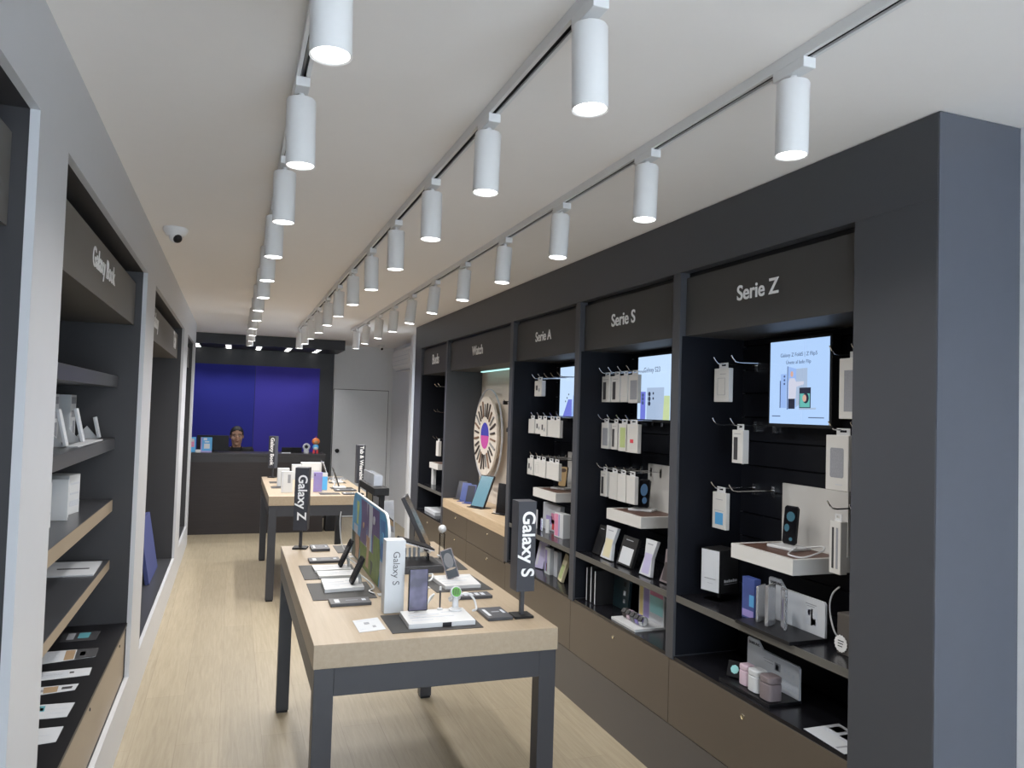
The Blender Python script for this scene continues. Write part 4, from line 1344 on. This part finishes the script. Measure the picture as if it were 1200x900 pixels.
# --- rear table
slab('phone_box', 'white box with printed words at left of rear table', 'box', (.455, 6.80, ZT), .095, .180, .045, 'white', rz=PI / 2, deco=[(.55, .80, .45, .85, 'print'), (.08, .14, 0, 1, 'lightprint')])
slab('phone_box', 'white box behind the printed white box, rear table', 'box', (.455, 7.32, ZT), .105, .165, .06, 'whitecase', rz=PI / 2)
slab('demo_phone', 'lavender phone back standing at middle of rear table', 'phone', (.715, 6.82, ZT), .075, .172, .010, 'lavender', rz=PI / 2, tilt=-.06, deco=[(.08, .2, .8, .92, 'pviolet'), (.3, .8, .3, .36, 'purpleprint')])
slab('demo_phone', 'bright blue phone behind the lavender one, rear table', 'phone', (.785, 6.96, ZT), .055, .155, .012, 'cyan', rz=PI / 2, deco=[(0, 1, .78, 1, 'white')])
slab('price_stand', 'thin clear price stand between white box and lavender phone', 'stand', (.545, 6.80, ZT), .05, .17, .006, 'glass', rz=PI / 2 + .4)
t = slab('printer_box', 'wide white box standing at the back of rear table', 'box', (.77, 8.05, ZT), .20, .165, .12, 'white', rz=PI / 2, deco=[(.1, .9, .1, .55, 'pwhite')])
slab('demo_box', 'small white box left of the wide white box, rear table', 'box', (.62, 7.98, ZT), .09, .15, .08, 'whitecase', rz=PI / 2)
for k, (x, y, w_, d_2) in enumerate(((.40, 7.20, .11, .17), (.405, 7.66, .11, .17), (.80, 6.66, .17, .13), (.96, 7.10, .20, .15), (.985, 7.62, .16, .13))):
    Q('table_mat', ('dark mat at left of rear table beside the white boxes', 'dark mat at far left of rear table', 'dark mat at front edge of rear table', 'dark mat at right of rear table under keyboard', 'dark mat at far right of rear table')[k], 'mat',
      [(x - w_ / 2, y + d_2 / 2), (x + w_ / 2, y + d_2 / 2), (x + w_ / 2, y - d_2 / 2), (x - w_ / 2, y - d_2 / 2)], ZT, 'darkmat', h=MT)
tile('slate tile at the front right of rear table', .955, 6.63, .10, .12, 0, .010)
tile('slate tile at right of rear table before the keyboard', .96, 6.88, .19, .09, 0, .012)
def laptop(label, loc, rz, scr):
    t = thing('demo_laptop', label, 'laptop', loc, rz)
    MB().box(-.13, .13, -.09, .09, .0003, .010).build('keyboard_deck', M['silver'], t, bevel=.002)
    tf = Matrix.Translation((0, .09, .010)) @ Matrix.Rotation(-.30, 4, 'X')
    l_ = MB().box(-.13, .13, 0, .007, 0, .18, tf=tf).build('lid', M['silver'], t, bevel=.002)
    MB().box(-.123, .123, -.0008, -.0002, .008, .172, tf=tf).build('lid_screen', M[scr], l_)
    return t
laptop('open silver laptop facing the right wall, rear table', (1.02, 7.98, ZT), -PI / 2 + PI, 'scr_dark')
phone_on_stand('demo phone leaning at right of rear table', (.94, 7.13, ZT + MT), PI / 2, .35, .07, .14, 'scr_off', base=(.14, .11))
phone_on_stand('demo phone leaning further back at right of rear table', (.985, 7.62, ZT + MT), PI / 2, .35, .07, .14, 'scr_off', base=(.13, .10))

# ------------------------------------------------------------------ service counter zone
ct = thing('service_counter', 'dark brown service counter across the back of the shop', 'counter', (.10, 9.95, 0))
MB().box(-1.05, 1.02, 0.0, .03, 0, .955).build('front_panel', M['counter'], ct)
MB().box(.99, 1.02, .0305, .42, 0, .955).build('end_panel', M['counter'], ct)
MB().box(-1.05, 1.03, -.012, .43, .956, .985).build('counter_top', M['countertop'], ct, bevel=.001)
MB().box(-1.05, 1.02, -.004, -.0003, .875, .955).build('upper_band', M['countertop'], ct)
cn = thing('ceiling_canopy', 'black ceiling canopy over the service counter', 'canopy', (.455, 10.36, 2.35))
MB().box(-.935 - .49, .92, 0, YB - 10.36 - .0005, 0.0, CZ - 2.352).build('canopy_box', M['canopy'], cn)
pan = thing('wall_panel', 'black panel with two blue halves behind the counter', 'panel', (.10, YB, 0))
MB().box(-1.07, 1.235, -.028, -.0005, 0.0, 2.349).build('black_backing', M['canopy'], pan)
MB().box(-1.06, .165, -.036, -.0285, .10, 2.128).build('blue_panel', M['blue'], pan, bevel=.002)
MB().box(.170, 1.04, -.036, -.0285, .10, 2.128).build('blue_panel', M['violet'], pan, bevel=.002)
dl = None
k = 0
for ix, x in enumerate((-.48, -.095, .285, .665, 1.045)):
    for iy, y in enumerate((10.52, 10.78, 11.04)):
        if dl is None:
            dl = thing('downlight', '', 'light', (x, y, 2.35))
            MB().lathe([(.040, -.004), (.046, -.002), (.046, -.0003)], 20).build('bezel', M['white'], dl)
            MB().lathe([(.034, -.0055), (.034, -.0042)], 20).build('diffuser', M['spot'], dl)
            cur = dl
        else:
            cur = dup(dl)
            cur.location = (x, y, 2.35)
        tag(cur, f'round downlight in the black canopy, {ORD[ix]} column from left, {("front", "middle", "rear")[iy]} row', 'light', 'downlights in the canopy')
        if iy == 1:
            L = bpy.data.lights.new('downlight_beam', 'SPOT')
            L.energy = 9.0
            L.spot_size = math.radians(110)
            L.spot_blend = .6
            L.shadow_soft_size = .035
            lo = bpy.data.objects.new('downlight_beam', L)
            COL.objects.link(lo)
            lo.parent = cur
            lo.location = (0, 0, -.02)

ZC = .985
t = slab('payment_card_stand', 'blue payment card with white square on the counter', 'card', (-.295, 10.05, ZC), .13, .185, .012, 'skyprint', rz=PI / 2, tilt=.10,
         deco=[(.0, .12, 0, 1, 'lavender'), (.30, .80, .25, .58, 'paper'), (.35, .75, .66, .74, 'paper'), (.25, .55, .80, .95, 'lightprint'), (0, 1, 0, .10, 'purpleprint')])
t = slab('payment_card_stand', 'blue and pink payment card at the left end of counter', 'card', (-.47, 10.05, ZC), .11, .185, .012, 'cyan', rz=PI / 2, tilt=.10,
         deco=[(.15, .85, .35, .80, 'pinkprint'), (.4, .8, .70, .90, 'paper')])
tag(MB().box(-.03, .03, -.02, .02, 0.0003, .035).build('card_holder', M['white'], loc=(-.385, 10.03, ZC), bevel=.003), 'small white block between the two blue cards', 'holder')
t = thing('counter_monitor', 'black monitor back beside the seated person on counter', 'monitor', (-.225, 10.22, ZC))
MB().box(-.185, .185, -.012, .016, .015, .205).build('monitor_body', M['black'], t, bevel=.003)
MB().box(-.06, .06, -.05, .06, .0003, .010).build('monitor_foot', M['black'], t)
MB().box(-.02, .02, .0165, .026, .010, .10).build('monitor_neck', M['black'], t)
t = thing('counter_laptop', 'black laptop lid seen from behind, right side of counter', 'laptop', (.725, 10.20, ZC))
MB().box(-.125, .125, .0, .16, .0003, .012).build('keyboard_deck', M['black'], t, bevel=.002)
MB().box(-.125, .125, -.008, 0, .004, .068, tf=Matrix.Rotation(.12, 4, 'X')).build('lid', M['black'], t, bevel=.002)
Q('paper_sheet', 'white papers lying on the counter before the laptop', 'paper', [(.60, 10.13), (.71, 10.13), (.70, 10.03), (.59, 10.03)], ZC, 'paper', h=.006)
t = thing('webcam_ring', 'white ring shaped camera stand on the counter', 'gadget', (.897, 10.08, ZC))
MB().lathe([(.032, .0003), (.036, .02), (.030, .055)], 20).build('foot', M['pwhite'], t, smooth=True)
rg = MB()
for k in range(28):
    pass
tor = []
for k in range(28):
    a = 2 * PI * k / 28
    tor.append([rg.bm.verts.new(((.034 + .013 * math.cos(b_)) * math.cos(a), .013 * math.sin(b_), .082 + (.034 + .013 * math.cos(b_)) * math.sin(a))) for b_ in (2 * PI * q / 10 for q in range(10))])
for k in range(28):
    for q in range(10):
        rg.bm.faces.new([tor[k][q], tor[k][(q + 1) % 10], tor[(k + 1) % 28][(q + 1) % 10], tor[(k + 1) % 28][q]])
rg.build('ring', M['pwhite'], t, smooth=True)
MB().lathe([(.020, -.008), (.020, .008)], 20, tf=Matrix.Translation((0, 0, .082)) @ Matrix.Rotation(PI / 2, 4, 'X')).build('lens', M['black'], t)
t = thing('toy_figure', 'small vinyl toy with orange head, blue body, red legs on counter', 'toy', (1.012, 10.08, ZC))
MB().tube([(-.022, 0, .0005), (-.022, 0, .012), (-.018, 0, .05)], [.018, .015, .014], 10).tube([(.022, 0, .0005), (.022, 0, .012), (.018, 0, .05)], [.018, .015, .014], 10).build('legs', M['red'], t, smooth=True)
MB().ball((0, 0, .080), (.038, .030, .040)).build('body', M['cyan'], t, smooth=True)
MB().ball((0, -.012, .066), (.028, .022, .026)).build('belly', M['white'], t, smooth=True)
MB().ball((0, 0, .155), (.050, .042, .044)).build('head', M['orange'], t, smooth=True)
MB().ball((0, -.022, .148), (.030, .024, .026)).build('face', M['pochre'], t, smooth=True)
MB().tube([(0, 0, .195), (.0, 0, .222)], [.008, .003], 8).build('tuft', M['red'], t, smooth=True)
t = thing('waste_bin', 'black bin on the floor at the right end of counter', 'bin', (1.245, 10.06, 0))
MB().prism([(-.09, -.09), (.09, -.09), (.09, .09), (-.09, .09)], 'xy', .0003, .24).build('bin_body', M['black'], t, bevel=.01)
MB().box(-.094, .094, -.094, .094, .2405, .25).build('bin_rim', M['mattblack'], t, bevel=.003)

# ------------------------------------------------------------------ person behind the counter
def skin_obj(name, verts, edges, radii, m, parent, root=0, sub=2, link=True):
    me = bpy.data.meshes.new(name)
    me.from_pydata([Vector(v) for v in verts], edges, [])
    o = bpy.data.objects.new(name, me)
    COL.objects.link(o)
    s = o.modifiers.new('skin', 'SKIN')
    s.use_smooth_shade = True
    for i, r_ in enumerate(radii):
        d = me.skin_vertices[0].data[i]
        d.radius = (r_, r_) if isinstance(r_, (int, float)) else r_
        d.use_root = (i == root)
    ss = o.modifiers.new('sub', 'SUBSURF')
    ss.levels = ss.render_levels = sub
    dg = bpy.context.evaluated_depsgraph_get()
    me2 = bpy.data.meshes.new_from_object(o.evaluated_get(dg))
    bpy.data.objects.remove(o)
    return me2

pe = thing('person', 'person with short dark hair and black polo shirt seated behind counter', 'person', (.055, 10.66, 0), 0.03)
# joints (seat at .47): facing -Y
V = [(0, 0, .50), (0, .02, .62), (0, .015, .76), (0, .01, .935), (0, .010, 1.02), (0, .0, 1.065)]   # pelvis..neck top
Rr = [.125, .120, .130, .135, .060, .052]
E = [(i, i + 1) for i in range(5)]
def add(p, r, par):
    V.append(p)
    Rr.append(r)
    E.append((par, len(V) - 1))
    return len(V) - 1
for s in (-1, 1):
    sh = add((s * .160, .01, .972), .058, 3)
    el = add((s * .225, -.03, .66), .045, sh)
    wr = add((s * .12, -.24, .585), .029, el)
    hd = add((s * .095, -.30, .580), .034, wr)
    kn = add((s * .045, -.345, .578), .030, hd)
    for q in range(4):
        f0 = add((s * (.122 - .020 * q), -.350, .582), .0105, hd)
        f1 = add((s * (.118 - .020 * q), -.385 - .006 * (q in (1, 2)), .578), .0095, f0)
        add((s * (.116 - .020 * q), -.405 - .008 * (q in (1, 2)), .562), .0085, f1)
    t0 = add((s * .055, -.305, .592), .011, hd)
    add((s * .035, -.335, .590), .009, t0)
    hp = add((s * .095, -.02, .515), .095, 0)
    kn2 = add((s * .12, -.42, .505), .062, hp)
    an = add((s * .12, -.40, .10), .042, kn2)
    hl = add((s * .12, -.44, .045), .040, an)
    add((s * .13, -.56, .035), .032, hl)
body_me = skin_obj('body', V, E, Rr, None, None)
bmx = bmesh.new()
bmx.from_mesh(body_me)
def ell(c, r_, rot=None, seg=20):
    q = bmesh.ops.create_uvsphere(bmx, u_segments=seg, v_segments=14, radius=1)
    tf = Matrix.Translation(c) @ (rot or Matrix.Identity(4)) @ Matrix.Diagonal((r_[0], r_[1], r_[2], 1))
    for v in q['verts']:
        v.co = tf @ v.co
HC = 1.165
ell((0, .012, HC + .028), (.080, .098, .100))           # skull
ell((0, -.020, HC - .030), (.070, .072, .090))          # face
ell((0, -.030, HC - .074), (.052, .056, .046))          # jaw
ell((0, -.066, HC - .102), (.026, .020, .020))          # chin
ell((0, -.096, HC - .016), (.0125, .020, .026), Matrix.Rotation(-.30, 4, 'X'))   # nose
ell((0, -.104, HC - .034), (.017, .012, .010))
ell((0, -.080, HC - .062), (.032, .018, .020))          # mouth mound
for s in (-1, 1):
    ell((s * .040, -.060, HC - .028), (.028, .030, .030))   # cheeks
    ell((s * .030, -.076, HC + .026), (.026, .012, .009))   # brow ridge
    ell((s * .080, .016, HC - .002), (.009, .020, .032))    # ears
    ell((s * .040, -.012, HC - .068), (.024, .040, .036))   # jaw corner
ell((0, .0, HC - .105), (.056, .060, .07))              # neck bridge
me = bpy.data.meshes.new('body')
bmx.to_mesh(me)
bmx.free()
bo = bpy.data.objects.new('body', me)
COL.objects.link(bo)
rm = bo.modifiers.new('remesh', 'REMESH')
rm.mode = 'VOXEL'
rm.voxel_size = .0065
sm = bo.modifiers.new('smooth', 'SMOOTH')
sm.iterations = 4
dg = bpy.context.evaluated_depsgraph_get()
me2 = bpy.data.meshes.new_from_object(bo.evaluated_get(dg))
bpy.data.objects.remove(bo)
me2.name = 'body'
me2.materials.clear()
me2.materials.append(M['skin'])
for q in me2.polygons:
    q.use_smooth = True
bo = bpy.data.objects.new('body', me2)
COL.objects.link(bo)
bo.parent = pe
# hair cap: follows the skull, with a front hairline and short sides
hb = MB()
hb.ball((0, .018, HC + .030), (.086, .104, .106), seg=48)
kill = []
for f in hb.bm.faces:
    c = f.calc_center_median()
    a = math.atan2(c.x, -(c.y - .018))          # 0 = front
    line = HC + .070 + .008 * math.cos(a * 4) if abs(a) < .85 else HC + .02 if abs(a) < 1.25 else HC - .025 if abs(a) < 1.9 else HC - .06
    if c.z < line:
        kill.append(f)
bmesh.ops.delete(hb.bm, geom=kill, context='FACES')
ho = hb.build('hair', M['hair'], pe, smooth=True)
so_ = ho.modifiers.new('thick', 'SOLIDIFY')
so_.thickness = .016
so_.offset = -1
for s in (-1, 1):
    e_ = MB().ball((s * .032, -.0835, HC + .006), (.0125, .006, .006), M['eyewhite'], 14)
    e_.ball((s * .032, -.0880, HC + .006), (.0062, .003, .0058), M['hair'], 12)
    e_.build('eye', None, pe, smooth=True)
    MB().tube([(s * .014, -.090, HC + .029), (s * .034, -.0880, HC + .032), (s * .054, -.077, HC + .026)], [.004, .0048, .003], 8).build('eyebrow', M['hair'], pe, smooth=True)
MB().tube([(-.028, -.088, HC - .054), (-.014, -.0945, HC - .061), (0, -.0965, HC - .063), (.014, -.0945, HC - .061), (.028, -.088, HC - .054)], [.003, .005, .0055, .005, .003], 8).build('mouth', M['lip'], pe, smooth=True)
# shirt: torso and short sleeves a little outside the body
SV = [(0, .015, .56), (0, .02, .66), (0, .015, .78), (0, .010, .945), (0, .012, 1.012)]
SR = [.150, .146, .152, .148, .076]
SE = [(0, 1), (1, 2), (2, 3), (3, 4)]
for s in (-1, 1):
    SV.append((s * .165, .01, .975)); SR.append(.074); SE.append((3, len(SV) - 1))
    SV.append((s * .210, -.010, .80)); SR.append(.064); SE.append((len(SV) - 2, len(SV) - 1))
sm_ = skin_obj('shirt', SV, SE, SR, None, None)
sm_.materials.clear()
sm_.materials.append(M['shirt'])
for q in sm_.polygons:
    q.use_smooth = True
so = bpy.data.objects.new('shirt', sm_)
COL.objects.link(so)
so.parent = pe
# open collar wings
c_ = MB()
for s in (-1, 1):
    c_.prism([(s * .014, .955), (s * .070, .990), (s * .066, 1.035), (s * .050, 1.048), (s * .045, 1.010)], 'xz', -.125, -.115, tf=Matrix.Translation((0, .040, 0)) @ Matrix.Rotation(0, 4, 'X'))
c_.build('collar', M['shirt'], so)
MB().box(.045, .100, -.150, -.145, .955, .970).build('name_badge', M['sticker'], so)
# trousers
TV = [(0, .0, .53)]
TR = [.135]
TE = []
for s in (-1, 1):
    TV.append((s * .095, -.02, .520)); TR.append(.105); TE.append((0, len(TV) - 1)); a_ = len(TV) - 1
    TV.append((s * .12, -.42, .508)); TR.append(.074); TE.append((a_, len(TV) - 1)); a_ = len(TV) - 1
    TV.append((s * .12, -.40, .12)); TR.append(.056); TE.append((a_, len(TV) - 1))
tm = skin_obj('trousers', TV, TE, TR, None, None)
tm.materials.clear()
tm.materials.append(M['trouser'])
to = bpy.data.objects.new('trousers', tm)
COL.objects.link(to)
to.parent = pe
t = thing('stool', 'low black stool behind the counter under seated person', 'stool', (.055, 10.70, 0))
MB().lathe([(.15, .325), (.165, .34), (.165, .365), (.15, .372)], 28).build('seat', M['black'], t, smooth=True)
MB().lathe([(.025, .012), (.025, .325)], 16).build('column', M['chrome'], t, smooth=True)
MB().lathe([(.17, .0003), (.17, .006), (.03, .012)], 28).build('base', M['black'], t, smooth=True)

# ------------------------------------------------------------------ ceiling lights and gear
def track(label, x, ya, yb):
    t = thing('light_track', label, 'track', (x, ya, CZ))
    L = yb - ya
    m = MB()
    m.box(-.017, .017, 0, L, -.0065, -.0005)
    m.box(-.017, -.007, 0, L, -.028, -.0065)
    m.box(.007, .017, 0, L, -.028, -.0065)
    m.build('rail', M['lampwhite'], t)
    m = MB()
    m.box(-.0068, -.0045, 0, L, -.022, -.0068)
    m.box(.0045, .0068, 0, L, -.022, -.0068)
    m.build('conductor', M['black'], t)
    return t
track('white ceiling light track, left one of three', .135, -1.1, 9.25)
track('white ceiling light track, middle one of three', .670, -1.1, 8.95)
track('white ceiling light track, right one of three', 1.237, -1.1, 8.75)

LAMP = None
def lamp(x, y, label, tilt, energy=None):
    global LAMP
    if LAMP is None:
        r_ = thing('track_spotlight', label, 'light', (x, y, CZ - .028), 0, 'white track spotlights')
        MB().box(-.018, .018, -.055, .055, -.026, -.0004).build('adapter', M['lampwhite'], r_, bevel=.002)
        MB().lathe([(.008, -.042), (.008, -.026)], 12).build('neck', M['lampwhite'], r_)
        body = MB().lathe([(.0345, -.218), (.0385, -.220), (.0385, -.046), (.036, -.042), (.004, -.042)], 32, cap=False)
        bo_ = body.build('lamp_body', M['lampwhite'], r_, smooth=True)
        MB().lathe([(.0344, -.2170), (.0344, -.2160)], 32).build('diffuser', M['lamp'], bo_)
        LAMP = r_
    else:
        r_ = dup(LAMP)
        r_.location = (x, y, CZ - .028)
        tag(r_, label, 'light', 'white track spotlights')
    for ch in r_.children:
        if ch.name.startswith('lamp_body'):
            ch.rotation_euler = tilt
            L = bpy.data.lights.new('spot_beam', 'SPOT')
            L.energy = SPOT_W * .85 if y < 2.5 else SPOT_W * 1.1 if y < 5 else SPOT_W * 3.0
            L.color = (1.0, .975, .945)
            L.spot_size = math.radians(160)
            L.spot_blend = .75
            L.shadow_soft_size = .033
            lo = bpy.data.objects.new('spot_beam', L)
            COL.objects.link(lo)
            lo.parent = ch
            lo.location = (0, 0, -.224)
    return r_
SPOT_W = 7.0
todo = []
for nm, x, y0, dy, n in (('left', .135, 1.40, .68, 12), ('middle', .670, 1.43, .675, 12), ('right', 1.237, 1.474, .693, 11)):
    for k in range(n):
        if nm == 'left' and y0 + k * dy > 9.1: continue
        tl = (0.0, 0.0, 0.0)
        if nm == 'right':
            tl = (random.uniform(-.03, .03), random.choice((.03, .06, .10)) if k else .0, 0)
        else:
            tl = (random.uniform(-.03, .03), random.uniform(-.03, .03), 0)
        todo.append((x, y0 + k * dy, f'white cylinder spotlight, {ORD[k]} from the front on the {nm} track', tl))
for a in todo:
    lamp(*a)

def dome(label, x, y, r_, rz=0):
    t = thing('dome_camera', label, 'camera', (x, y, CZ), rz)
    MB().lathe([(r_ * 1.15, -.0005), (r_ * 1.15, -.012), (r_ * .95, -.030), (r_ * .8, -.042)], 28).build('housing', M['lampwhite'], t, smooth=True)
    e_ = MB().ball((0, -.012, -.046), r_ * .62)
    e_.build('eyeball', M['lampwhite'], t, smooth=True)
    MB().ball((.006, -.026, -.056), r_ * .45).build('lens', M['black'], t, smooth=True)
    return t
dome('white dome security camera on ceiling near the left wall', -.315, 4.22, .052, .2)
dome('small white dome camera on ceiling near the back wall', 1.93, 10.75, .04)

t = thing('air_conditioner', 'white wall air conditioner high on right wall at the back', 'air conditioner', (2.2, 9.75, 2.10))
prof = [(-.0005, 0.0), (-.14, 0.0), (-.19, .04), (-.20, .10), (-.20, .23), (-.175, .27), (-.0005, .27)]
MB().prism(prof, 'xz', -.56, .52).build('casing', M['lampwhite'], t, bevel=.004)
g = MB()
for k in range(3):
    g.box(-.204, -.2005, -.50, .46, .06 + .055 * k, .064 + .055 * k)
g.build('louvre', M['pwhite'], t)
MB().box(-.16, -.145, -.50, .46, -.012, -.0003).build('air_flap', M['pwhite'], t)
tag(MB().box(-.006, .006, -.012, 0.0, .0, 1.97).build('daylight_strip', M['led'], loc=(2.045, 8.95, 0)), 'narrow glowing strip standing for daylight on the white pilaster', 'light')  # glowing strip stands in for a narrow slit of daylight

# ------------------------------------------------------------------ left niche goods
ZA = 1.410
def wedge_stand(label, x, y, h, group):
    t = thing('leaning_phone', label, 'phone', (x, y, ZA), .0, group)
    tf = Matrix.Rotation(-.22, 4, 'Y')
    MB().box(-.006, .006, -.024, .024, 0.0042, h, tf=tf).build('phone_body', M['paper'], t, bevel=.002)
    MB().prism([(-.05, .0003), (.05, .0003), (.0, .06)], 'xz', -.004, .004, tf=Matrix.Translation((-.055, 0, 0))).build('fan_support', M['white'], t)
    p = MB()
    for k in range(5):
        p.box(.0061, .0066, -.015, .015, .02 + k * .02, .026 + k * .02, M['lightprint'], tf=tf)
    p.build('print', None, t)
    return t
GA = 'white leaning accessories on the upper niche shelf'
slab('boxed_accessory', 'white windowed box at back of upper left shelf, near one', 'box', (-.72, 3.62, ZA), .14, .205, .05, 'whitecase', rz=PI, deco=[(.1, .9, .80, .95, 'print'), (.2, .8, .5, .65, 'print'), (.5, .8, .1, .42, 'print'), (.2, .45, .1, .3, 'lightprint')])
slab('boxed_accessory', 'white windowed box at back of upper left shelf, far one', 'box', (-.72, 4.00, ZA), .13, .205, .05, 'whitecase', rz=PI, deco=[(.1, .9, .80, .95, 'print'), (.2, .8, .5, .65, 'print'), (.5, .8, .1, .42, 'print'), (.2, .45, .1, .3, 'lightprint')])
wedge_stand('white strip leaning in front of the near windowed box', -.60, 3.35, .15, GA)
wedge_stand('white strip leaning in front of the far windowed box', -.60, 3.70, .15, GA)
wedge_stand('short white strip at the far end of upper left shelf', -.60, 4.12, .105, GA)
Q('paper_strip', 'white paper strip along the edge of upper left shelf', 'paper', [(-.625, 3.95), (-.56, 3.95), (-.56, 3.35), (-.60, 3.35)], ZA, 'paper', h=.004)
ZB = 1.110
slab('white_box', 'tall pale box with green top on middle left shelf', 'box', (-.67, 3.70, ZB), .11, .165, .10, 'whitecase', rz=PI - .2, deco=[(.1, .9, .2, .35, 'lightprint'), (.1, .9, .5, .55, 'lightprint'), (.1, .9, .75, .8, 'lightprint')])
slab('white_box', 'narrow white box beside the pale green-topped box', 'box', (-.665, 3.545, ZB), .05, .15, .09, 'paper', rz=PI - .1)
slab('white_card', 'thin white card leaning against the narrow white box', 'card', (-.64, 3.475, ZB), .008, .165, .07, 'white', rz=.0)
slab('white_box', 'white box at near end of the middle left shelf', 'box', (-.68, 3.25, ZB), .10, .17, .10, 'whitecase', rz=PI, deco=[(.1, .9, .3, .35, 'lightprint')])
Q('paper_tray', 'pale flat tray with dark slit on the lower left shelf', 'tray', [(-.80, 4.15), (-.565, 4.14), (-.555, 3.83), (-.76, 3.83)], .814, 'paper', [(.25, .85, .42, .50, 'darkprint'), (.1, .3, .7, .8, 'lightprint')], h=.006)
slab('white_card', 'white leaflet standing on the lower left shelf', 'card', (-.60, 3.05, .814), .12, .16, .008, 'paper', rz=PI, tilt=.12, deco=[(.3, .5, .1, .25, 'darkprint')])
ZD = .504
LG = 'leaflets on the base of the left niche'
DK = [(.05, .35, .1, .9, 'print'), (.4, .75, .15, .85, 'tanprint'), (.8, .98, .2, .8, 'darkprint')]
Q('leaflet', 'dark leaflet with teal picture, farthest on the niche base', 'leaflet', [(-.70, 4.07), (-.545, 4.07), (-.545, 3.925), (-.69, 3.925)], ZD, 'darkprint', [(.45, .75, .3, .9, 'cyanprint'), (.15, .35, .2, .9, 'print')], LG)
Q('leaflet', 'leaflet with portrait and dark symbols, second farthest on niche base', 'leaflet', [(-.72, 3.79), (-.515, 3.80), (-.508, 3.675), (-.70, 3.62)], ZD, 'paper', [(.05, .30, .1, .9, 'lightprint'), (.40, .58, .05, .95, 'tanprint'), (.60, 1, .0, 1, 'darkprint'), (.68, .78, .3, .7, 'paper')], LG)
Q('leaflet', 'white leaflet with grey text, third farthest on niche base', 'leaflet', [(-.70, 3.515), (-.499, 3.53), (-.494, 3.435), (-.68, 3.41)], ZD, 'paper', [(.1, .6, .2, .8, 'lightprint'), (.62, .70, .5, .7, 'darkprint'), (.1, .5, .5, .55, 'print')], LG)
Q('leaflet', 'pair of brown and white leaflets, fourth on niche base', 'leaflet', [(-.68, 3.335), (-.515, 3.343), (-.517, 3.275), (-.66, 3.245)], ZD, 'paper', [(.3, .6, .1, .9, 'tanprint'), (.68, .90, .35, .7, 'darkprint'), (.1, .3, .3, .6, 'print')], LG)
Q('leaflet', 'pale blue leaflet, second nearest on niche base', 'leaflet', [(-.66, 3.150), (-.493, 3.142), (-.495, 3.009), (-.63, 3.009)], ZD, 'paper', [(.2, .45, .5, .9, 'cyanprint'), (.3, .42, .55, .75, 'tanprint'), (.5, .9, .3, .36, 'lightprint'), (.5, .9, .6, .66, 'lightprint')], LG)
Q('leaflet', 'plain pale grey leaflet, nearest on the niche base', 'leaflet', [(-.62, 2.925), (-.489, 2.925), (-.488, 2.80), (-.59, 2.785)], ZD, 'paper', [(.3, .8, .5, .54, 'lightprint')], LG)
slab('folder', 'tall blue folder leaning in the third left niche', 'folder', (-.545, 6.54, OB), .66, .455, .03, 'bluebag', rz=PI, tilt=.17)

# ------------------------------------------------------------------ world, camera, colour
wd = bpy.data.worlds.new('World')
sc.world = wd
wd.use_nodes = True
nt = wd.node_tree
bg = nt.nodes['Background']
bg.inputs['Color'].default_value = (.82, .90, 1.0, 1)
bg.inputs['Strength'].default_value = 6.5

cam = bpy.data.cameras.new('camera')
co = bpy.data.objects.new('camera', cam)
COL.objects.link(co)
yaw, pitch, roll = math.radians(20.03), math.radians(2.07), math.radians(1.745)
fw = Vector((math.sin(yaw) * math.cos(pitch), math.cos(yaw) * math.cos(pitch), math.sin(pitch)))
r0 = Vector((math.cos(yaw), -math.sin(yaw), 0))
u0 = r0.cross(fw)
rr = math.cos(roll) * r0 + math.sin(roll) * u0
uu = -math.sin(roll) * r0 + math.cos(roll) * u0
co.matrix_world = Matrix.Translation((0, 0, 1.6)) @ Matrix((rr, uu, -fw)).transposed().to_4x4()
cam.sensor_width = 36.0
cam.lens = 891.36 / 1200 * 36
cam.clip_start = .02
sc.camera = co
vs = sc.view_settings
vs.view_transform = 'Standard'
vs.look = 'None'
vs.gamma = 1.0
vs.use_curve_mapping = False
vs.exposure = 0.25
sc.cycles.use_denoising = True
sc.cycles.max_bounces = 10
sc.cycles.diffuse_bounces = 8
sc.cycles.transparent_max_bounces = 12
sc.cycles.sample_clamp_indirect = 10.0
